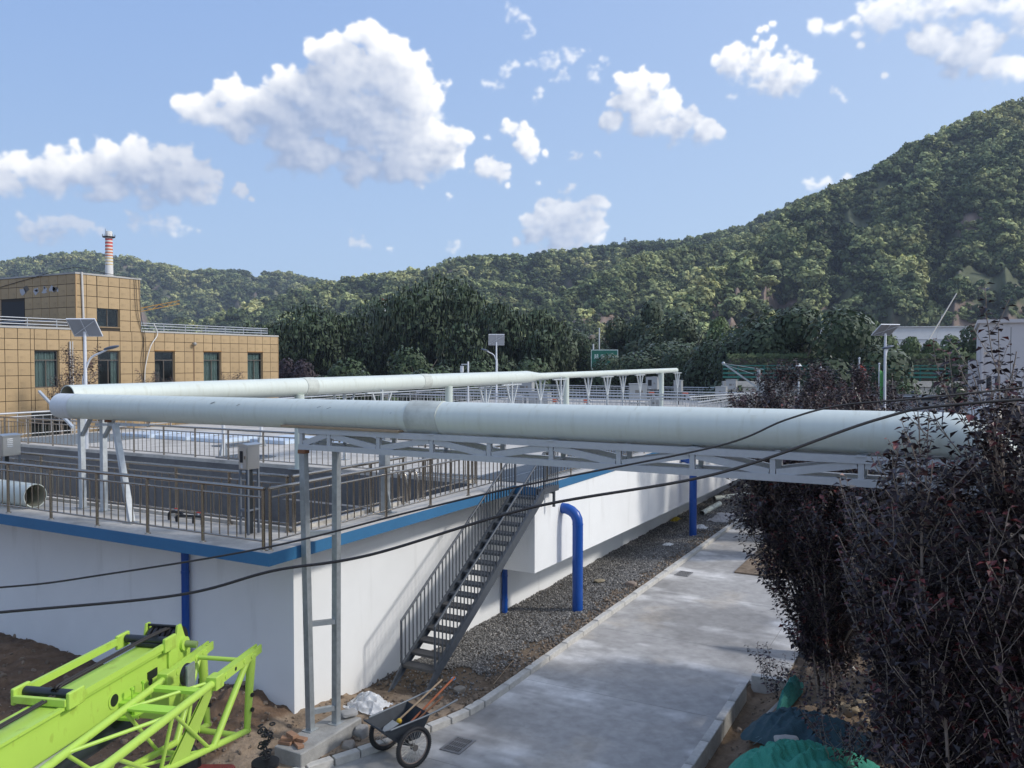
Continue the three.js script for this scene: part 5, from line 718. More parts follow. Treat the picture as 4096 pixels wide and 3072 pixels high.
{
  plumTree('purple-leaf plum tree beside the road, the leftmost of the big ones', [-2.25, 0.2, -17.2], 0, plum(101, { H: 5.9, stems: 20, side: 40, spread: 1.25, from: 0.14, lean: [-0.45, 0.35], leaf: 0.115, dens: 0.036 }));
  plumTree('tall purple-leaf plum tree in front of the pipe bend', [0.15, 0.25, -15.6], 0, plum(102, { H: 6.9, stems: 20, side: 40, spread: 1.6, from: 0.1, to: 0.86, leaf: 0.115, dens: 0.036 }));
  plumTree('purple-leaf plum tree behind the tall one near the low grey wall', [0.0, 0.25, -18.6], 1, plum(103, { H: 6.8, stems: 15, side: 32, spread: 1.5, from: 0.1, to: 0.85, leaf: 0.12, dens: 0.036 }));
  plumTree('purple-leaf plum tree behind the vertical pipe at the right edge', [1.6, 0.3, -12.6], 0, plum(104, { H: 6.75, stems: 16, side: 40, spread: 1.15, from: 0.08, thick: 1.25, leaf: 0.08 }));
  plumTree('purple-leaf plum tree over the green netting with many bare stems', [-0.55, 0.3, -13.7], 0, plum(105, { H: 6.1, stems: 19, side: 40, spread: 1.1, from: 0.08, lean: [-0.1, -0.1], thick: 1.1, leaf: 0.08 }));
  plumTree('nearest purple-leaf plum tree, its upright shoots crossing the big pipe', [-0.02, 0.3, -9.75], 0, plum(106, { H: 6.85, stems: 15, side: 40, spread: 0.95, from: 0.3, to: 0.82, thick: 1.1, leaf: 0.1, dens: 0.04, twigs: 2 }));
  plumTree('purple-leaf plum tree at the extreme right edge in front of the pipe bend', [0.95, 0.3, -9.2], 2, plum(107, { H: 7.15, stems: 15, side: 40, spread: 0.85, from: 0.2, to: 0.84, thick: 1.2, leaf: 0.1, dens: 0.04, twigs: 2 }));
  // the far row of the same trees
  const A = plum(111, { H: 6.9, stems: 14, side: 40, spread: 1.8, from: 0.04, leaf: 0.14, dens: 0.045, twigs: 3 }), B = plum(112, { H: 6.6, stems: 13, side: 40, spread: 1.9, from: 0.04, leaf: 0.14, dens: 0.045, twigs: 3 });
  [['first', -5.7, -30.3, 0], ['second', -5.1, -33.8, 2], ['third', -4.5, -37.2, 4], ['fourth', -3.8, -41, 1]].forEach(([w, x, z, a], i) => plumTree('purple shrub behind the pipe, ' + w + ' from the tank side', [x, 0.1, z], a, i % 2 ? B : A, 'plum_shrub', 'shrub'));
  const bed = mb().box(-6.5, -0.06, -27.4, -3.34, 0.05, -46).build('shrub_bed', M.soil); bed.userData.kind = 'structure'; { const g = bed.geometry; g.setAttribute('color', new THREE.Float32BufferAttribute(new Float32Array(g.attributes.position.count * 3).fill(0.8), 3)); }
  const S = plum(120, { H: 3.4, stems: 6, side: 12, spread: 0.5, from: 0.3, leaf: 0.12, dens: 0.075, twigs: 1 });
  for (const [w, y, z, s] of [['below the solar lamp', 3.6, -25.2, 1.1], ['under the second tan window', 3.5, -24.2, 0.8], ['before the middle tan window', 3.4, -29.0, 0.85], ['before the open tan window', 3.2, -30.3, 0.8], ['before the last but one tan window', 3.3, -34.6, 0.85]]) { const t = plumTree('slender dark plum sapling ' + w, [-37.2, y - 0.2, z], z, S, 'plum_sapling', 'sapling'); t.scale.setScalar(s); const q = part('lower_trunk', new THREE.CylinderGeometry(0.03, 0.05, y + 0.2, 6).translate(0, -y / 2, 0), M.bark, t); }
  // low sprigs over the sunken bed
  const tw = plum(130, { H: 0.62, stems: 4, side: 4, spread: 0.35, from: 0.3, leaf: 0.095, dens: 0.05, twigs: 1, thick: 0.35, lean: [-0.3, 0], sl: 0.45 }); plumTree('small leafy plum sprig leaning over the corner of the sunken bed', [-3.15, -0.1, -17.6], 0.4, tw, 'plum_sprig', 'plant'); plumTree('thin leafy plum sprig across the blue netting', [-1.9, 0.35, -15.9], -0.3, tw, 'plum_sprig', 'plant'); plumTree('little leafy plum sprig in front of the green netting', [-1.55, 0.5, -13.9], 1.2, tw, 'plum_sprig', 'plant');
}
// ---------------------------------------------------------------- netting, stones and litter in the bed
const netMap = tex(256, 0.5, (u, v) => { const k = 0.82 + 0.13 * Math.sin((u + 0.02 * Math.sin(v * 19)) * 6.283 * 22) + 0.07 * Math.sin(v * 6.283 * 24); return [k, k, k]; });
function drape(name, label, cx, cz, rx, rz, h, colour, seed, a0 = 0, more = {}) {
  const n = 90, P = [], I = [], r = rng(seed), uv = []; const map = netMap;
  for (let j = 0; j <= n; j++) for (let i = 0; i <= n; i++) {
    const u = i / n * 2 - 1, v = j / n * 2 - 1, q = Math.hypot(u, v), k = q > 1e-6 ? Math.max(Math.abs(u), Math.abs(v)) / q : 1, X = u * k, Y = v * k, d = Math.hypot(X, Y), e = 1 + 0.18 * noise(Math.atan2(Y, X) * 1.6, seed, 0), x0 = X * rx * e, z0 = Y * rz * e, x = cx + x0 * Math.cos(a0) - z0 * Math.sin(a0), z = cz + x0 * Math.sin(a0) + z0 * Math.cos(a0);
    const dome = Math.pow(Math.max(0, 1 - d * d), 0.8), fold = (1 - 2 * Math.abs(noise(x * 2.2 + z * 1.2, seed, z * 1.4))) * 0.15 + (1 - 2 * Math.abs(noise(x * 5.5 - z * 3, seed + 5, z * 4))) * 0.045 + fbm(x * 9, seed, z * 9, 3) * 0.05;
    P.push(x, Math.max(groundY(x, z) + 0.012, groundY(cx, cz) * 0.6 + groundY(x, z) * 0.4 + h * dome + fold * (0.25 + dome) + 0.02), z); uv.push(x, z);
  }
  for (let j = 0; j < n; j++) for (let i = 0; i < n; i++) { const a = j * (n + 1) + i, b = a + n + 1; I.push(a, b, a + 1, a + 1, b, b + 1); }
  const g = new THREE.BufferGeometry(); g.setAttribute('position', new THREE.Float32BufferAttribute(P, 3)); g.setAttribute('uv', new THREE.Float32BufferAttribute(uv, 2)); g.setIndex(I); g.computeVertexNormals();
  const t = thing(name, label, 'netting'); part('net_sheet', g, std(colour, 0.85, { map, bumpMap: netMap, bumpScale: 0.006, side: THREE.DoubleSide, ...more }), t); return t;
}
{
  drape('green_netting', 'bright green dust netting bunched over the spoil at the bottom of the bed', -2.15, -13.85, 1.2, 0.7, 0.3, [0.05, 0.33, 0.235], 3, -0.25);
  const b = drape('blue_netting', 'tangled dark blue-green netting heaped behind the green netting', -2.3, -15.2, 1.15, 0.75, 0.3, [0.035, 0.085, 0.11], 7, 0.2), r = rng(66);
  for (let i = 0; i < 26; i++) { const x = -3.0 + r() * 1.4, z = -15.7 + r() * 1.0, a = r() * 6.28, l = 0.25 + r() * 0.5, pt = (k) => { const X = x + Math.cos(a + k * 1.2) * l * (k - 0.5) * 1.4, Z = z + Math.sin(a + k * 1.2) * l * (k - 0.5); const d = Math.hypot((X + 2.3) / 1.15, (Z + 15.2) / 0.75); return V(X, groundY(X, Z) * 0.5 + 0.12 + 0.32 * Math.pow(Math.max(0, 1 - d * d), 0.8) + 0.03, Z); }; mb().path([pt(0), pt(0.35), pt(0.7), pt(1)], 0.004, 4, 14).build('net_strand', std([0.16, 0.28, 0.33], 0.7), b); }
  drape('teal_netting', 'strip of teal netting hanging along the edge of the sunken bed', -2.9, -17.0, 0.13, 0.8, 0.2, [0.03, 0.22, 0.19], 12, 0.12);
  const rock = (name, label, p, s, c, seed, cat = 'stone') => { const g = new THREE.IcosahedronGeometry(1, 3), q = g.attributes.position; for (let i = 0; i < q.count; i++) { const v = V(q.getX(i), q.getY(i), q.getZ(i)); v.set(Math.sign(v.x) * Math.pow(Math.abs(v.x), 0.6), Math.sign(v.y) * Math.pow(Math.abs(v.y), 0.6), Math.sign(v.z) * Math.pow(Math.abs(v.z), 0.6)); const k = 1 + 0.22 * fbm(v.x * 1.3 + seed, v.y * 1.3, v.z * 1.3, 3); q.setXYZ(i, v.x * k * s[0], v.y * k * s[1], v.z * k * s[2]); } const g2 = mergeVertices((g.deleteAttribute('normal'), g.deleteAttribute('uv'), g)); g2.computeVertexNormals(); const m = mb().add(toCreasedNormals(g2, 0.5)).build(name, std(c, 0.95, { map: T.conc })); m.position.set(...p); m.rotation.y = seed; return tag(m, label, cat); };
  const gy = (x, z) => groundY(x, z);
  rock('concrete_lump', 'long whitish broken stone resting on the green netting edge', [-2.5, 0.62, -14.3], [0.2, 0.085, 0.1], [0.5, 0.49, 0.48], 0.4); rock('concrete_lump', 'whitish broken stone lying on the blue netting', [-2.02, 0.62, -15.35], [0.19, 0.1, 0.12], [0.5, 0.48, 0.46], 2.2); rock('concrete_lump', 'small pale stone under the long whitish one', [-2.62, 0.46, -14.1], [0.11, 0.07, 0.07], [0.4, 0.38, 0.36], 5.1);
  for (const [i, x, z, s] of [[0, -1.75, -16.6, 0.15], [1, -1.45, -16.2, 0.11], [2, -1.6, -17.0, 0.13], [3, -1.25, -16.8, 0.1], [4, -1.95, -16.95, 0.09], [5, -1.15, -16.3, 0.12], [6, -1.5, -17.4, 0.12]]) { const m = rock('yellow_stone', 'yellowish fieldstone in the spoil heap under the plum trees', [x, gy(x, z) + s * 0.3, z], [s, s * 0.7, s * 0.85], [0.36, 0.29, 0.2], i * 1.7 + 0.3); m.userData.group = 'yellowish stones under the plum trees'; }
  const pp = thing('clay_pipe', 'short grey pipe lying across the sunken bed beside the teal netting', 'pipe'); mb().tube(V(-3.25, 0.0, -16.5), V(-3.05, 0.08, -17.5), 0.085, 16, 0.085, true).build('tube', M.conc, pp); mb().tube(V(-3.25, 0.0, -16.5), V(-3.05, 0.08, -17.5), 0.07, 14, 0.07, true).build('lining', M.dark, pp);
  rock('concrete_lump', 'broken concrete lump leaning on the footing beside the wheelbarrow', [-9.62, 0.14, -11.95], [0.12, 0.16, 0.14], [0.36, 0.355, 0.35], 3.3); rock('concrete_lump', 'rough stone between the footing and the kerb', [-9.55, 0.1, -11.5], [0.13, 0.1, 0.12], [0.33, 0.3, 0.27], 8.3); rock('concrete_lump', 'flat grey concrete shard on the rear end of the footing', [-9.95, 0.44, -12.0], [0.16, 0.05, 0.13], [0.4, 0.4, 0.4], 1.1);
  rock('stone', 'flat pale stone lying by the stairs foot', [-9.15, 0.12, -14.6], [0.12, 0.06, 0.1], [0.34, 0.31, 0.27], 4.4); rock('stone', 'reddish broken stone by the kerb below the first blue pipe', [-8.83, 0.13, -24.0], [0.17, 0.1, 0.13], [0.3, 0.24, 0.2], 6.4); rock('stone', 'flat buff tile on the gravel left of the reddish stone', [-9.88, 0.12, -24.0], [0.17, 0.03, 0.13], [0.36, 0.31, 0.22], 7.4);
  // bricks heaped on the footing
  const bg = flat(new RoundedBoxGeometry(0.24, 0.055, 0.115, 1, 0.006)), names = ['bottom left', 'bottom right', 'bottom rear', 'middle left', 'middle right', 'top']; boxUV(bg);
  [[-10.2, 0.4, -10.62, 0.2], [-9.94, 0.4, -10.66, -0.5], [-10.16, 0.4, -10.8, 0.1], [-10.18, 0.457, -10.66, 0.5], [-9.98, 0.457, -10.74, 0.1], [-10.12, 0.514, -10.7, -0.3]].forEach(([x, y, z, a], i) => { const m = part('loose_brick', bg, M.brick, scene, [x, y, z], a); m.name = numbered('loose_brick'); tag(m, 'loose pale brick heaped on the concrete footing, ' + names[i] + ' one', 'brick', 'loose bricks on the footing'); });
  // crumpled plastic, rags and scraps
  const crumple = (name, label, p, s, mat, seed, cat) => { const g = new THREE.PlaneGeometry(1, 1, 40, 40), q = g.attributes.position; g.rotateX(-Math.PI / 2); for (let i = 0; i < q.count; i++) { const x = q.getX(i), z = q.getZ(i), d = Math.min(1, Math.hypot(x, z) * 2); q.setXYZ(i, (x + fbm(x * 4, seed, z * 4, 2) * 0.16) * s[0], Math.max(0.012, s[1] * ((1 - d * d) * 0.7 + 0.55 * (1 - 2.2 * Math.abs(noise(x * 5 + seed, seed, z * 5))) * (1 - d * 0.6))), (z + fbm(x * 4, seed + 4, z * 4, 2) * 0.16) * s[2]); } g.computeVertexNormals(); const m = new THREE.Mesh(g, mat); m.name = numbered(name); m.position.set(p[0], groundY(p[0], p[2]) + (p[1] ?? 0), p[2]); m.castShadow = m.receiveShadow = true; scene.add(m); return tag(m, label, cat); };
  crumple('plastic_sheet', 'crumpled translucent white plastic sheet on the earth left of the stairs', [-10.25, 0.0, -12.95], [0.8, 0.26, 0.62], new THREE.MeshPhysicalMaterial({ color: lin(0.8, 0.82, 0.84), roughness: 0.22, transmission: 0.35, thickness: 0, side: THREE.DoubleSide }), 4, 'plastic sheet');
  crumple('grey_sheet', 'grey crumpled sheet on the gravel beside the far kerb', [-9.1, 0.02, -36.3], [0.9, 0.14, 2.2], std([0.34, 0.33, 0.33], 0.8, { side: THREE.DoubleSide }), 9, 'sheet'); crumple('white_rag', 'small white rag on the gravel at the middle blue pipe', [-9.35, 0.02, -33.6], [0.5, 0.14, 0.5], std([0.7, 0.7, 0.7], 0.8, { side: THREE.DoubleSide }), 5, 'rag'); crumple('yellow_strap', 'yellow strap scrap on the gravel close to the wall', [-10.9, 0.02, -35.2], [0.3, 0.14, 0.8], std([0.45, 0.33, 0.02], 0.8, { side: THREE.DoubleSide }), 6, 'strap'); crumple('paper_scrap', 'white paper scraps on the gravel between the blue pipes', [-9.6, 0.02, -30.1], [0.35, 0.06, 0.5], std([0.7, 0.7, 0.68], 0.8, { side: THREE.DoubleSide }), 8, 'paper'); crumple('plastic_scrap', 'bit of white plastic on the brown earth at far left', [-15.6, 0.02, -9.7], [0.4, 0.1, 0.3], std([0.62, 0.62, 0.62], 0.7, { side: THREE.DoubleSide }), 3, 'plastic');
  const m = tag(mb().rbox(-9.62, 0.1, -14.98, -9.54, 0.15, -15.08, 0.008).build('blue_packet', std([0.18, 0.45, 0.75], 0.5)), 'tiny light blue packet on the earth at the stairs foot', 'packet');
  tag(mb().tube(V(-8.62, 0.16, -15.1), V(-8.95, 0.13, -16.6), 0.008, 6).build('thin_stick', M.wood), 'thin stick lying along the kerb right of the stairs', 'stick'); tag(mb().path([V(-14.5, groundY(-14.5, -9.6) + 0.03, -9.6), V(-14.3, groundY(-14.3, -9.2) + 0.12, -9.2), V(-14.2, groundY(-14.2, -8.7) + 0.02, -8.7)], 0.02, 6, 12).build('black_hose_end', M.black), 'short black hose end sticking out of the brown earth', 'hose');
  const lie = (label, a, b, R) => { const t = thing('loose_pipe', label, 'pipe', [0, 0, 0]); mb().tube(V(...a), V(...b), R, 20, R, true).build('tube', M.frp, t); mb().tube(V(...a), V(...b), R - 0.014, 18, R - 0.014, true).build('lining', M.frpIn, t); const k = V(...a).lerp(V(...b), 0.55), d = V(...b).sub(V(...a)).normalize(); mb().tube(k.clone().addScaledVector(d, -0.1), k.clone().addScaledVector(d, 0.1), R + 0.008, 20).build('coupling', M.band, t); };
  lie('short pale pipe lying loose on the gravel, nearest of three', [-10.14, 0.16, -36.6], [-10.1, 0.16, -39.5], 0.125); lie('long jointed pale pipe lying loose on the gravel, middle of three', [-10.75, 0.14, -41], [-9.35, 0.16, -43.3], 0.125); lie('pale pipe lying loose on the gravel, farthest of three', [-10.4, 0.15, -45.3], [-10.0, 0.15, -47.3], 0.125);
  const big = thing('loose_pipe', 'large open ended pale pipe lying on the deck at the left edge', 'pipe'); mb().tube(V(-18.15, 3.985, -11.18), V(-24, 3.985, -11.25), 0.265, 36, 0.265, true).build('tube', M.frp, big); mb().tube(V(-18.152, 3.985, -11.18), V(-24, 3.985, -11.25), 0.248, 32, 0.248, true).build('lining', M.frpIn, big); { const g = new THREE.RingGeometry(0.248, 0.265, 36); g.rotateY(Math.PI / 2); g.translate(-18.15, 3.985, -11.18); mb().add(g).build('rim', M.frp, big); }
}
// ---------------------------------------------------------------- drain gratings in the road
{
  const grate = (label, x, z, w, l, a) => { const t = thing('drain_grating', label, 'drain', [x, 0, z], a), holes = []; for (let j = 0; j < 3; j++) for (let i = 0; i < 7; i++) { const hx = -w / 2 + 0.045 + (w - 0.09) * (i + 0.5) / 7, hz = -l / 2 + 0.035 + (l - 0.07) * (j + 0.5) / 3, q = (w - 0.09) / 7 * 0.32, s = (l - 0.07) / 3 * 0.42; holes.push([[hx - q, hz - s], [hx - q, hz + s], [hx + q, hz + s], [hx + q, hz - s]]); } const g = extrude([[-w / 2, -l / 2], [w / 2, -l / 2], [w / 2, l / 2], [-w / 2, l / 2]], 0.014, holes); g.rotateX(-Math.PI / 2); g.translate(0, 0.004, 0); mb().add(g).build('cover', std([0.27, 0.27, 0.275], 0.7, { map: T.conc }), t); mb().box(-w / 2 + 0.01, 0.001, -l / 2 + 0.01, w / 2 - 0.01, 0.003, l / 2 - 0.01).build('pit', std([0.006, 0.006, 0.006], 1), t); };
  grate('near iron drain grating in the road beside the wheelbarrow', -7.97, -12.66, 0.42, 0.6, 0.02); grate('far iron drain grating in the road against the kerb', -7.93, -26.5, 0.45, 0.62, -0.02);
}
// ---------------------------------------------------------------- wheelbarrow and tools
{
  const t = thing('wheelbarrow', 'old two-wheeled steel barrow with spoked wheels, parked on the kerb', 'wheelbarrow', [-8.6, 0, -11.75], -0.35), bm = std([0.04, 0.05, 0.064], 0.65, { metalness: 0, map: T.galv }), mud = std([0.16, 0.145, 0.125], 0.95, { map: T.conc });
  for (const s of [-1, 1]) {
    const w = new THREE.Group(); w.name = 'wheel'; w.position.set(s * 0.43, s > 0 ? 0.355 : 0.37, 0); t.add(w); const turn = (g) => g.rotateY(Math.PI / 2);
    { const g = new THREE.TorusGeometry(0.318, 0.037, 14, 56); const p = g.attributes.position; turn(g); mb().add(g).build('tyre', M.rubber, w); const tr = mb(); for (let i = 0; i < 60; i++) { const a = i / 60 * 6.283, b = new THREE.BoxGeometry(0.05, 0.012, 0.014); b.translate(0, 0.352, 0); b.rotateX(a); tr.add(b); } stuff(tr.build('tread_lug', M.rubber, w)); }
    { const g = new THREE.TorusGeometry(0.277, 0.012, 8, 48); turn(g); mb().add(g).build('rim', std([0.3, 0.24, 0.21], 0.5, { metalness: 0.5 }), w); }
    mb().tube(V(-0.045, 0, 0), V(0.05, 0, 0), 0.035, 14).tube(V(-0.05, 0, 0), V(-0.04, 0, 0), 0.055, 14).tube(V(0.04, 0, 0), V(0.052, 0, 0), 0.055, 14).build('hub', std([0.2, 0.18, 0.16], 0.5, { metalness: 0.6 }), w);
    const sp = mb(); for (let i = 0; i < 36; i++) { const a = i / 36 * 6.283, b = a + (i % 2 ? 0.75 : -0.75), x = i % 4 < 2 ? 0.045 : -0.045; sp.tube(V(x, Math.cos(b) * 0.045, Math.sin(b) * 0.045), V(0, Math.cos(a) * 0.272, Math.sin(a) * 0.272), 0.0032, 4); } stuff(sp.build('spoke', M.inox, w));
  }
  mb().tube(V(-0.43, 0.36, 0), V(0.43, 0.36, 0), 0.018, 8).build('axle', M.black, t);
  // tub: five sloping sheets with thickness
  const rim = [V(-0.33, 0.72, 0.52), V(0.33, 0.72, 0.52), V(0.36, 0.80, -0.40), V(-0.36, 0.80, -0.40)], low = [V(-0.2, 0.36, 0.14), V(0.2, 0.36, 0.14), V(0.22, 0.36, -0.26), V(-0.22, 0.36, -0.26)];
  const sheet5 = (q, m, name) => { const P = [], I = [0, 1, 2, 0, 2, 3]; for (const k of I) P.push(q[k].x, q[k].y, q[k].z); const n = q[1].clone().sub(q[0]).cross(q[2].clone().sub(q[0])).normalize().multiplyScalar(0.006); for (const k of [...I].reverse()) P.push(q[k].x + n.x, q[k].y + n.y, q[k].z + n.z); const g = new THREE.BufferGeometry(); g.setAttribute('position', new THREE.Float32BufferAttribute(P, 3)); g.computeVertexNormals(); return g; };
  const tub = mb(); for (let i = 0; i < 4; i++) { const j = (i + 1) % 4; tub.add(sheet5([rim[i], rim[j], low[j], low[i]])); } tub.add(sheet5([low[0], low[1], low[2], low[3]])); const tb = tub.build('tub', bm, t); tb.material = tb.material.clone(); tb.material.side = THREE.DoubleSide;
  mb().tube(V(-0.33, 0.725, 0.52), V(0.33, 0.725, 0.52), 0.016, 8).build('nose_rim', bm, t); { const g = new THREE.SphereGeometry(1, 20, 10); g.scale(0.25, 0.09, 0.24); g.translate(0, 0.42, -0.05); mb().add(g).build('mud', mud, t); }
  for (const s of [-1, 1]) { mb().path([V(s * 0.34, 0.74, 0.42), V(s * 0.37, 0.80, -0.4), V(s * 0.36, 0.86, -0.85), V(s * 0.33, 0.87, -1.02)], 0.018, 8, 24).build('handle', std([0.15, 0.17, 0.19], 0.5, { metalness: 0.4 }), t); mb().bar(V(s * 0.2, 0.37, 0.1), V(s * 0.35, 0.36, 0), 0.03).build('strut', bm, t); }
  const W = (x, y, z) => V(x, y, z).applyMatrix4(new THREE.Matrix4().makeRotationY(-0.35)).add(V(-8.6, 0, -11.75));
  const sh = thing('shovel', 'shovel with a worn pale handle lying in the barrow', 'shovel'); mb().tube(W(-0.05, 0.62, 0.08), W(-0.1, 1.12, -1.0), 0.017, 8).build('handle', M.wood, sh); { const g = extrude([[-0.1, 0], [-0.09, 0.2], [-0.03, 0.27], [0.03, 0.27], [0.09, 0.2], [0.1, 0]], 0.006); g.rotateX(1.9); g.rotateY(-0.35); const o = W(-0.04, 0.66, 0.06); g.translate(o.x, o.y, o.z); mb().add(g).build('blade', M.galv, sh); }
  const st = thing('tool_stick', 'rust orange tool handle sticking out of the barrow', 'stick'); mb().tube(W(0.08, 0.55, -0.05), W(0.12, 1.2, -1.12), 0.02, 8).build('handle', std([0.36, 0.11, 0.045], 0.7), st); const st2 = thing('tool_stick', 'short dark wooden stick at the right side of the barrow', 'stick'); mb().tube(W(0.2, 0.6, -0.05), W(0.26, 0.98, -0.75), 0.018, 8).build('handle', M.rust, st2); tag(mb().sphere(W(-0.02, 0.66, 0.0), 0.05, 8).build('yellow_glove', std([0.5, 0.33, 0.03], 0.8)), 'yellow glove crumpled in the barrow', 'glove');
}
// ---------------------------------------------------------------- the lime green crane
{
  const c = thing('mobile_crane', 'lime green mobile crane boom with lattice jib folded beside it', 'crane', [-10.29, 0, -6.46], THREE.MathUtils.degToRad(18.3)), L = M.lime, P = (x, y, s) => V(x, y, -s), lm = std([0.40, 0.70, 0.07], 0.5, { map: T.lime });
  mb().rbox(-0.25, 2.02, 6.5, 0.25, 2.58, -2.3, 0.05).build('boom_section', L, c); mb().rbox(-0.31, 1.93, 6.5, 0.31, 2.0, -0.2, 0.01).build('boom_wear_strip', std([0.62, 0.64, 0.66], 0.5), c); mb().tube(P(0.12, 1.78, -6), P(0.12, 1.74, 1.4), 0.12, 16).build('derricking_cylinder', M.roller, c);
  mb().box(0.246, 2.56, 6.5, 0.32, 2.60, -2.3).build('boom_flange', L, c);
  for (const [s, y, r] of [[0.95, 2.26, 0.085], [-1.5, 2.32, 0.045], [1.78, 2.2, 0.05]]) { mb().tube(P(0.248, y, s), P(0.262, y, s), r + 0.035, 20).build('hole_boss', L, c); mb().tube(P(0.255, y, s), P(0.265, y, s), r, 18).build('hole', M.black, c); }
  // rope guide frames with rollers
  for (const s of [0, 2.08]) { mb().tube(P(-0.40, 2.69, s + 0.09), P(0.34, 2.69, s + 0.09), 0.062, 18).build('rope_roller', M.roller, c); for (const x of [-0.44, 0.36]) mb().rbox(x - 0.03, 2.56, -(s - 0.1), x + 0.03, 2.78, -(s + 0.2), 0.02).build('roller_bracket', L, c); if (!s) mb().rbox(-0.42, 2.6, 0.06, 0.34, 2.70, 0.12, 0.012).build('guide_crossbar', L, c); }
  mb().bar(P(-0.44, 2.69, 0), P(-0.44, 2.69, 2.1), 0.05, 0.1).build('guard_rail', L, c); mb().bar(P(0.335, 2.66, 0), P(0.335, 2.66, 2.1), 0.045, 0.09).build('guard_rail', L, c);
  // ropes
  for (const x of [0.02, 0.07]) mb().path([P(x - 0.05, 2.64, -6), P(x, 2.66, -0.3), P(x + 0.02, 2.77, 0.1), P(x + 0.04, 2.79, 1.9), P(x + 0.05, 2.77, 2.5)], 0.019, 6, 60).build('hoist_rope', M.rope, c);
  // boom head
  for (const x of [-0.27, 0.27]) { const g = extrude([[2.22, 1.4], [2.22, 2.6], [2.42, 2.62], [2.47, 2.83], [2.57, 2.83], [2.66, 2.62], [2.82, 2.45], [2.78, 1.4]], 0.03); g.rotateY(Math.PI / 2); g.translate(x - 0.015, 0, 0); const m = mb().add(g).build('head_plate', L, c); }
  mb().rbox(-0.26, 1.4, -2.25, 0.26, 2.3, -2.75, 0.03).build('head_block', L, c);
  for (let i = 0; i < 6; i++) { const x = -0.2 + i * 0.08; mb().tube(P(x, 2.53, 2.58), P(x + 0.045, 2.53, 2.58), 0.25, 28).build('sheave', M.black, c); }
  mb().tube(P(-0.28, 2.8, 2.52), P(0.28, 2.8, 2.52), 0.022, 8).build('rope_keeper', M.black, c); mb().tube(P(0.28, 2.5, 2.62), P(0.5, 2.48, 2.66), 0.055, 14).build('pin_boss', std([0.2, 0.27, 0.09], 0.5), c); mb().tube(P(0.26, 2.5, 2.62), P(0.33, 2.5, 2.62), 0.11, 18).build('pin_boss', L, c); mb().rbox(-0.28, 2.6, -2.1, 0.2, 2.66, -2.4, 0.01).build('head_cover', M.roller, c);
  mb().rbox(0.25, 2.12, -1.05, 0.5, 2.18, -1.45, 0.01).rbox(0.25, 1.95, -1.0, 0.48, 2.0, -1.4, 0.01).rbox(0.42, 1.95, -1.1, 0.47, 2.16, -1.2, 0.008).build('jib_bracket', lm, c); for (const s of [1.15, 1.4]) mb().tube(P(0.4, 2.16, s), P(0.4, 2.36, s), 0.014, 6).tube(P(0.4, 2.34, s), P(0.4, 2.37, s), 0.03, 8).build('bracket_bolt', lm, c); mb().box(0.252, 2.24, -1.72, 0.27, 2.36, -1.95).build('slot', M.black, c);
  // folded lattice jib
  const A = (s) => P(0.70 - 0.082 * s, 2.3, s), B = (s) => P(1.40 - 0.033 * s, 2.3, s), C = (s) => P(1.18 + 0.012 * s, 1.62 - 0.2 * s, s), D = (s) => P(0.74 - 0.075 * s, 1.6 - 0.18 * s, s);
  for (const [f, r, nm] of [[A, 0.052, 'jib_chord'], [B, 0.056, 'jib_chord']]) { mb().tube(f(-5.5), f(1.75), r, 16).build(nm, L, c); mb().bar(f(1.72), f(2.95), 0.12, 0.13).build('jib_tip_beam', L, c); for (const e of [-1, 1]) mb().bar(f(2.93).add(V(e * 0.04, 0, 0)), f(3.16).add(V(e * 0.04, 0, 0)), 0.03, 0.13).build('jib_tip_lug', L, c); mb().rbox(f(1.72).x - 0.085, 2.2, -1.62, f(1.72).x + 0.085, 2.4, -1.84, 0.015).build('jib_clamp', L, c); for (const s of [1.95, 2.55, 2.8]) mb().tube(f(s).add(V(0.058, 0, 0)), f(s).add(V(0.072, 0, 0)), 0.04, 12).build('jib_boss', L, c); mb().tube(f(2.25).add(V(0.06, 0, 0)), f(2.25).add(V(0.064, 0, 0)), 0.03, 12).build('hole', M.black, c); }
  for (const f of [C, D]) mb().tube(f(-5.5), f(2.95), 0.05, 14).build('jib_chord', L, c);
  for (let i = 0; i < 5; i++) { const s = -4.4 + i * 1.25, n = s + 1.2; mb().tube(A(s), B(n), 0.026, 10).tube(B(s), C(n), 0.026, 10).build('jib_lacing', L, c); mb().tube(C(s), B(s), 0.026, 10).tube(A(s), D(n - 0.4), 0.026, 10).build('jib_lacing', L, c); mb().tube(D(s), C(n), 0.024, 10).build('jib_lacing', L, c); }
  mb().tube(B(2.9), C(2.9), 0.075, 16, 0.05).build('jib_post', L, c); mb().tube(A(2.85), D(2.9), 0.085, 16, 0.05).build('jib_post', L, c); mb().tube(B(2.82), C(1.9), 0.05, 14).tube(A(2.78), D(1.9), 0.05, 14).build('jib_post', L, c);
  for (const f of [B, A]) { const k = f(2.86).clone().lerp((f === B ? C : D)(2.9), 0.62); for (const y of [-0.12, 0.12]) mb().tube(k.clone().add(V(0.06, y, 0)), k.clone().add(V(0.085, y, 0.005)), 0.035, 14).build('hole', M.black, c); }
  mb().tube(A(2.6), B(2.6), 0.035, 12).build('jib_cross_tube', L, c); mb().tube(D(2.6), C(2.6), 0.045, 12).tube(D(1.4), C(1.4), 0.04, 12).build('jib_cross_tube', L, c); mb().bar(A(1.35), B(1.35), 0.14, 0.05).bar(A(0.7), B(0.7), 0.2, 0.03).build('jib_cross_channel', lm, c); mb().tube(A(2.7), D(2.2), 0.03, 10).build('jib_lacing', L, c);
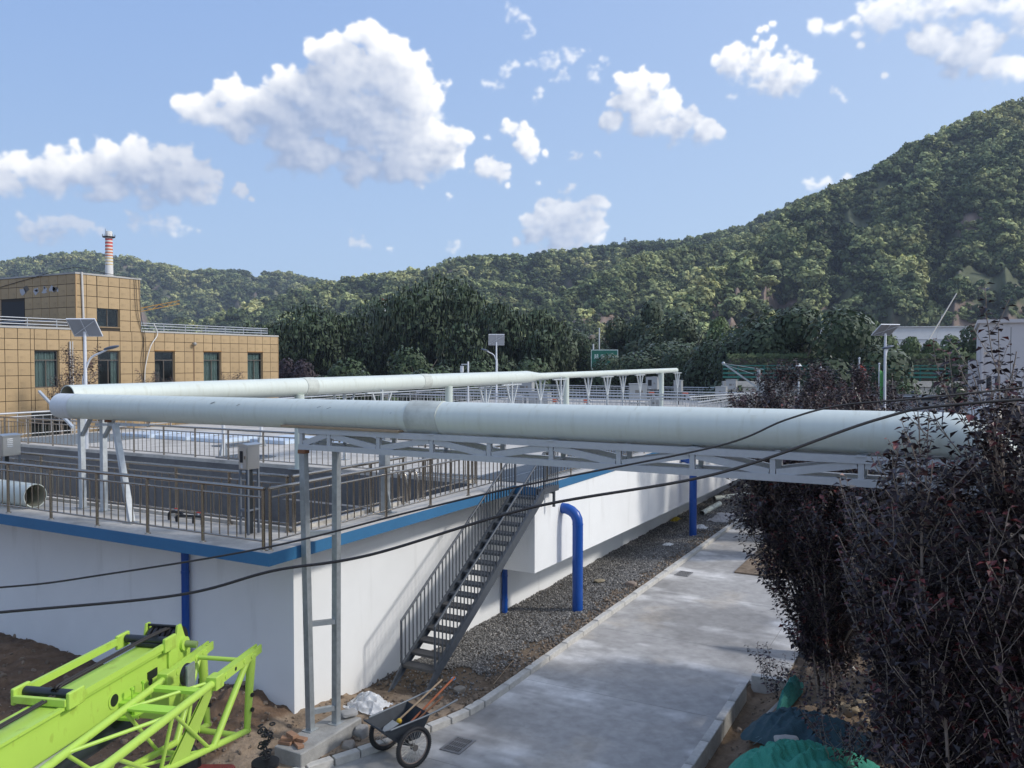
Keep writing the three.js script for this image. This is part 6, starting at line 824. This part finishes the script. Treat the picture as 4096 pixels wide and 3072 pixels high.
  { const b0 = B(1.75), b1 = B(1.45), c1 = C(0.75), c0 = C(1.2), g = new THREE.BufferGeometry(), q = [b0, b1, b1.clone().lerp(c1, 0.35), c1, c0, b0.clone().lerp(c0, 0.4)], Pq = []; for (const [i, j, k] of [[0, 1, 2], [0, 2, 5], [5, 2, 3], [5, 3, 4]]) for (const e of [0, 1]) for (const n of e ? [i, k, j] : [i, j, k]) Pq.push(q[n].x + 0.02 - e * 0.03, q[n].y, q[n].z); g.setAttribute('position', new THREE.Float32BufferAttribute(Pq, 3)); g.computeVertexNormals(); mb().add(g).build('jib_gusset', L, c); }
  mb().tube(P(0.94, 2.42, 1.62), P(1.0, 2.42, 1.62), 0.16, 24).build('jib_sheave', M.black, c); mb().box(1.0, 2.2, -1.52, 1.03, 2.58, -1.72).build('sheave_plate', M.galv, c);
  // hook block hanging behind the jib
  const hk = thing('hook_block', 'black hook block with a rusty red weight standing on the earth behind the crane jib', 'hook block'), G = (x, y, s) => V(x, y, -s).applyMatrix4(new THREE.Matrix4().makeRotationY(THREE.MathUtils.degToRad(18.3))).add(V(-10.29, 0, -6.46));
  for (const x of [0.42, 0.62]) mb().tube(G(x, 2.0, 2.5), G(x, 1.0, 2.45), 0.012, 6).build('fall_rope', M.black, hk); { const o = G(0.45, 0.7, 2.4); const g = new THREE.SphereGeometry(0.3, 18, 12); g.scale(1, 1.15, 0.5); g.translate(o.x, o.y, o.z); mb().add(g).build('sheave_case', M.black, hk); }
  { const o = G(0.95, 0.42, 2.35), g = new RoundedBoxGeometry(0.62, 0.55, 0.3, 3, 0.08); g.rotateY(0.5); g.translate(o.x, o.y, o.z); mb().add(g).build('weight', std([0.28, 0.05, 0.045], 0.7, { map: T.conc }), hk); }
  const dr = thing('iron_drum', 'rusty round weight with a heap of black chain on top, behind the crane jib', 'weight'), o = G(1.62, 0.2, 2.72); mb().tube(V(o.x, 0.1, o.z), V(o.x, 0.62, o.z), 0.2, 26).build('body', std([0.3, 0.15, 0.08], 0.8, { map: T.conc }), dr); mb().tube(V(o.x, 0.6, o.z), V(o.x, 0.66, o.z), 0.215, 26).build('lid', M.black, dr); const r = rng(3); for (let i = 0; i < 26; i++) { const g = new THREE.TorusGeometry(0.04, 0.012, 6, 12); g.rotateX(r() * 3); g.rotateY(r() * 3); g.translate(o.x + (r() - 0.5) * 0.22, 0.7 + i * 0.022, o.z + (r() - 0.5) * 0.16); mb().add(g).build('chain_link', M.black, dr); }
}
// ---------------------------------------------------------------- cabinets, valves and small gear on the deck
{
  const cab = (name, label, p, w, h, d, base, mat, o = {}) => {
    const t = thing(name, label, 'cabinet', p, o.turn ?? 0); mb().rbox(-w / 2, base, -d / 2, w / 2, base + h, d / 2, 0.008).build('casing', mat, t); mb().add(extrude([[-w / 2 - 0.035, base + h + 0.002], [w / 2 + 0.035, base + h + 0.002], [w / 2 + 0.035, base + h + 0.03], [0.0, base + h + 0.055], [-w / 2 - 0.035, base + h + 0.03]], d + 0.07).translate(0, 0, -d / 2 - 0.035)).build('rain_roof', mat, t);
    mb().rbox(-w / 2 + 0.02, base + 0.02, d / 2 + 0.001, w / 2 - 0.02, base + h - 0.02, d / 2 + 0.014, 0.004).build('door', mat, t); if (o.panel) { mb().rbox(-w * 0.3, base + h * 0.3, d / 2 + 0.015, w * 0.02, base + h * 0.8, d / 2 + 0.022, 0.003).build('meter_window', M.black, t); mb().rbox(-w * 0.2, base + 0.03, d / 2 + 0.015, -w * 0.02, base + 0.1, d / 2 + 0.017, 0.001).build('label_plate', M.farwhite, t); } else mb().rbox(-w * 0.16, base + h * 0.4, d / 2 + 0.015, w * 0.1, base + h * 0.62, d / 2 + 0.018, 0.001).build('warning_label', std([0.2, 0.19, 0.17], 0.6), t);
    mb().rbox(w * 0.2, base + h * 0.45, d / 2 + 0.015, w * 0.27, base + h * 0.6, d / 2 + 0.035, 0.006).build('door_handle', M.steel, t); if (o.louvre) for (let i = 0; i < 5; i++) mb().rbox(w / 2 + 0.001, base + h * 0.45 + i * 0.045, -0.02, w / 2 + 0.014, base + h * 0.45 + 0.022 + i * 0.045, 0.12, 0.004).build('louvre', M.farwhite, t);
    const lg = o.legs ?? M.galv; for (const [a, b] of [[-1, -1], [1, -1], [1, 1], [-1, 1]]) mb().box(a * (w / 2 - 0.02) - 0.018, 0.002, b * (d / 2 - 0.02) - 0.018, a * (w / 2 - 0.02) + 0.018, base, b * (d / 2 - 0.02) + 0.018).build('leg', lg, t);
    mb().box(-w / 2, base * 0.36, -d / 2, w / 2, base * 0.36 + 0.035, -d / 2 + 0.03).box(-w / 2, base * 0.36, d / 2 - 0.03, w / 2, base * 0.36 + 0.035, d / 2).box(-w / 2, base * 0.36 + 0.001, -d / 2 + 0.03, -w / 2 + 0.03, base * 0.36 + 0.034, d / 2 - 0.03).box(w / 2 - 0.03, base * 0.36 + 0.001, -d / 2 + 0.03, w / 2, base * 0.36 + 0.034, d / 2 - 0.03).build('shelf_frame', lg, t); mb().box(-0.045, 0.002, -0.045, 0.045, base - 0.001, 0.045).build('cable_duct', M.roller, t); return t;
  };
  const dg = std([0.16, 0.18, 0.21], 0.5, { metalness: 0.3 });
  cab('control_cabinet', 'stainless control cabinet with a dark meter window on legs behind the front railing', [-11.92, 3.7, -11.5], 0.24, 0.44, 0.3, 1.24, M.inox, { panel: 1, legs: dg }); cab('control_cabinet', 'stainless control cabinet with louvred side at the left edge of the deck', [-20.0, 3.7, -11.62], 0.5, 0.46, 0.42, 1.05, M.inox, { louvre: 1, legs: dg });
  cab('grey_cabinet', 'big grey cabinet with a white windowed side at the middle of the far deck', [-20.6, 3.7, -57.2], 1.25, 1.1, 0.7, 0.5, M.greybox, { turn: 0.4 }); cab('grey_cabinet', 'small grey box right of the big grey cabinet, low behind the pipe', [-18.6, 3.7, -55.2], 0.8, 0.5, 0.5, 0.12, M.greybox); cab('grey_cabinet', 'grey cabinet before the far right railings, nearer of two', [-14.9, 3.7, -58.6], 0.75, 0.75, 0.5, 0.7, M.greybox); cab('grey_cabinet', 'grey warning cabinet on posts behind the far right railings', [-15.1, 3.7, -62.4], 0.75, 0.7, 0.5, 1.15, M.greybox); cab('grey_cabinet', 'grey cabinet with a window standing tall behind the red valve wheels', [-20.3, 3.7, -59.6], 0.9, 0.9, 0.5, 1.15, M.greybox, { panel: 1 }); cab('grey_cabinet', 'narrow grey cabinet half hidden by the last pipe column', [-18.7, 3.7, -60.8], 0.6, 0.85, 0.4, 0.95, M.greybox); cab('grey_cabinet', 'long grey box on the deck just above the near pipe, left one', [-29.0, 3.7, -54.5], 1.1, 0.55, 0.6, 0.1, M.greybox); cab('grey_cabinet', 'long grey box on the deck just above the near pipe, right one', [-27.4, 3.7, -55.0], 1.55, 0.85, 0.7, 0.1, M.greybox); cab('grey_cabinet', 'pair of grey warning boxes behind the narrowing of the second pipe', [-30.6, 3.7, -58.6], 1.6, 0.8, 0.5, 0.8, M.greybox); cab('grey_cabinet', 'grey cabinet at the foot of the small davit crane', [-12.35, 3.7, -61.3], 0.7, 0.95, 0.5, 0.75, M.greybox);
  // low louvred wall panels seen at the back left
  // gate actuators with red motors
  const act = (label, p) => { const t = thing('gate_actuator', label, 'valve actuator', p); t.scale.setScalar(0.6); mb().bar(V(0, 0.02, 0), V(0, 0.9, 0), 0.12).build('pedestal', M.whiteSteel, t); mb().bar(V(0.05, 0.62, 0), V(0.85, 0.1, 0.1), 0.1, 0.2).build('slanted_arm', M.whiteSteel, t); mb().tube(V(-0.38, 0.85, 0), V(0.18, 0.85, 0), 0.19, 18).tube(V(-0.44, 0.85, 0), V(-0.38, 0.85, 0), 0.13, 14).build('red_motor', M.orange, t); mb().bar(V(0, 1.2, 0), V(0.55, 0.75, 0.05), 0.07, 0.1).build('lever', M.dark, t); };
  act('red gate motor on the far deck, left of the pipe column', [-24.9, 3.7, -52.4]); act('red gate motor on the far deck, right of the pipe column', [-22.7, 3.7, -52.8]); act('red gate motor below the thin pipe, left of the last column', [-19.9, 4.1, -58.4]); act('red gate motor below the thin pipe, right of the last column', [-17.6, 4.1, -59.2]); const a2 = thing('red_handwheel', 'orange-red valve wheel below the narrowing of the second pipe', 'valve', [-30.5, 3.7, -55.8]); mb().tube(V(0, 0.02, 0), V(0, 2.0, 0), 0.06, 8).build('stem', M.whiteSteel, a2); mb().tube(V(-0.12, 2.05, 0), V(0.16, 2.05, 0), 0.2, 16).build('wheel', M.orange, a2);
  const v = thing('valve_pipework', 'black pipework with two red valve handles at the foot of the channel rim', 'valve', [-14.15, 3.7, -11.66]); v.scale.setScalar(0.62); mb().path([V(-0.35, 0.02, 0), V(-0.35, 0.22, 0), V(-0.2, 0.3, 0), V(0.2, 0.3, 0), V(0.3, 0.2, 0)], 0.05, 10, 24).path([V(0.1, 0.02, 0.08), V(0.15, 0.2, 0.08), V(0.7, 0.24, 0.02), V(1.2, 0.26, 0)], 0.045, 10, 24).build('pipe', M.black, v); for (const [x, y] of [[0, 0.38], [1.05, 0.34]]) { mb().tube(V(x, y - 0.08, 0), V(x, y + 0.02, 0), 0.03, 8).build('valve_body', M.farwhite, v); mb().rbox(x - 0.08, y + 0.02, -0.025, x + 0.08, y + 0.06, 0.025, 0.01).build('handle', M.red, v); } for (const x of [0.8, 1.2]) mb().box(x - 0.03, 0.002, -0.03, x + 0.03, 0.22, 0.03).build('stand', M.black, v);
  const dv = thing('davit_crane', 'small grey davit crane with hanging hook at the far right deck corner', 'davit crane', [-12.9, 3.7, -61.3]); mb().tube(V(0, 0, 0), V(0, 2.65, 0), 0.13, 14).build('post', M.galv, dv); mb().bar(V(0, 1.3, 0), V(-2.4, 3.1, 0.6), 0.12).build('boom', M.galv, dv); mb().tube(V(-2.4, 3.1, 0.6), V(0.35, 2.65, -0.1), 0.02, 5).tube(V(-2.4, 3.05, 0.6), V(0, 2.2, 0), 0.02, 5).build('stay', M.galv, dv); mb().tube(V(-2.45, 3.05, 0.62), V(-2.5, 0.9, 0.62), 0.015, 5).build('hoist_line', M.cable, dv); mb().tube(V(-2.5, 1.5, 0.62), V(-2.48, 0.95, 0.62), 0.06, 8, 0.02).build('hook', M.galv, dv); mb().sphere(V(-2.4, 3.1, 0.6), 0.13, 10).build('sheave', M.galv, dv);
  const sc = thing('security_camera', 'white dome security camera on a short post behind the second pipe', 'camera', [-23.6, 3.7, -38.6]); mb().tube(V(0, 0, 0), V(0, 3.25, 0), 0.05, 8).build('post', M.farwhite, sc); mb().bar(V(0, 3.1, 0), V(-0.42, 3.1, 0), 0.05).build('arm', M.farwhite, sc); mb().tube(V(-0.4, 2.72, 0), V(-0.4, 3.02, 0), 0.1, 12, 0.09).sphere(V(-0.4, 2.72, 0), 0.1, 12).build('dome', M.farwhite, sc);
  const post = (label, p) => { const t = thing('steel_post', label, 'post', p); mb().tube(V(0, 0.02, 0), V(0, 2.3, 0), 0.06, 10).build('shaft', M.farwhite, t); for (let i = 0; i < 4; i++) { const g = extrude([[0.05, 0.02], [0.2, 0.02], [0.05, 0.52]], 0.014); g.rotateY(i * Math.PI / 2 + 0.4); mb().add(g).build('gusset', M.whiteSteel, t); } }; post('white steel post with triangular base fins on the deck, nearer one', [-22.35, 3.7, -20.4]); post('white steel post with triangular base fins on the deck, farther one', [-23.6, 3.7, -23.4]);
  const br = thing('wall_bracket', 'pale slanting steel strut left of the open pipe end', 'strut', [0, 0, 0]); mb().bar(V(-26.36, 6.0, -16.42), V(-21.6, 5.15, -14.4), 0.07).build('strut_bar', M.whiteSteel, br); 
}
// ---------------------------------------------------------------- solar street lamps
{
  const lamp = (label, p, h, yaw, arm, tilt = 0.62, ps = 1, y0 = 0) => { const t = thing('solar_lamp', label, 'street lamp', p, yaw); mb().tube(V(0, y0, 0), V(0, h - 0.1, 0), 0.075, 14, 0.05).build('pole', M.lampgrey, t); const pg = new THREE.Group(); pg.name = 'solar_panel'; pg.position.set(0, h + 0.05, 0); pg.rotation.x = -tilt; pg.scale.setScalar(ps); t.add(pg); mb().rbox(-0.62, -0.02, -0.5, 0.62, 0.015, 0.5, 0.006).build('panel_back', M.solar, pg); mb().box(-0.645, -0.035, -0.53, 0.645, 0.02, -0.5).box(-0.645, -0.035, 0.5, 0.645, 0.02, 0.53).box(-0.645, -0.035, -0.5, -0.62, 0.02, 0.5).box(0.62, -0.035, -0.5, 0.645, 0.02, 0.5).build('panel_frame', M.lampgrey, pg); mb().box(-0.6, 0.016, -0.48, 0.6, 0.02, 0.48).build('cells', std([0.01, 0.015, 0.04], 0.15), pg); mb().bar(V(-0.55, -0.05, -0.4), V(0, -0.05, 0), 0.025).bar(V(0.55, -0.05, 0.4), V(0, -0.05, 0), 0.025).box(-0.012, -0.06, -0.5, 0.012, -0.02, 0.5).build('panel_strut', M.lampgrey, pg); mb().path([V(0, h - 1.5, 0), V(arm * 0.25, h - 1.05, 0), V(arm * 0.7, h - 0.85, 0), V(arm, h - 0.72, 0)], 0.035, 8, 24).build('arm', M.lampgrey, t); { const g = new THREE.SphereGeometry(1, 16, 10); g.scale(0.3, 0.06, 0.12); g.rotateZ(Math.sign(arm) * 0.22); g.translate(arm * 1.12, h - 0.68, 0); mb().add(g).build('lamp_head', std([0.08, 0.1, 0.14], 0.35), t); } mb().path([V(0.06, h - 1.3, 0), V(-arm * 0.12, h - 1.9, 0), V(0.05, h - 2.5, 0)], 0.02, 6, 16).build('cable_loop', M.lampgrey, t); };
  lamp('solar street lamp in front of the tan building tower', [-27.9, 3.7, -19.1], 4.45, 0.5, 0.85, 0.8, 0.8); lamp('small solar street lamp in front of the weeping willow', [-29.3, 3.7, -51.8], 4.75, 0.55, -0.75, 0.95, 0.88); lamp('solar street lamp rising behind the purple shrubs on the right', [-2.85, 0, -38.4], 8.25, 0.75, 0.12, 0.62, 0.72);
}
// ---------------------------------------------------------------- overhead cables
{
  tag(mb().path([V(-8.8, 4.98, -3.2), V(-7.1, 5.09, -4.06), V(-6.32, 5.2, -4.48), V(-5.05, 5.45, -5.08), V(-4.02, 5.74, -5.72), V(-3.15, 5.97, -6.19), V(-1.8, 6.28, -6.95), V(-1.3, 6.5, -7.24), V(-0.9, 6.62, -7.5), V(-0.25, 6.69, -7.78), V(1.5, 6.9, -8.7)], 0.0085, 8, 160).build('overhead_cable', M.cable), 'thin black overhead cable sagging across the whole view, upper one', 'cable');
  tag(mb().path([V(-8.8, 4.72, -3.1), V(-7.1, 4.88, -4.05), V(-5.8, 5.02, -4.78), V(-5.05, 5.24, -5.13), V(-4.32, 5.38, -5.5), V(-3.15, 5.77, -6.18), V(-1.8, 6.05, -6.93), V(-0.63, 6.5, -7.61), V(-0.03, 6.63, -7.94), V(1.6, 6.75, -8.8)], 0.0125, 8, 160).build('overhead_cable', M.cable), 'thicker black overhead cable crossing below the upper one', 'cable');
}
renderer.render(scene, camera);
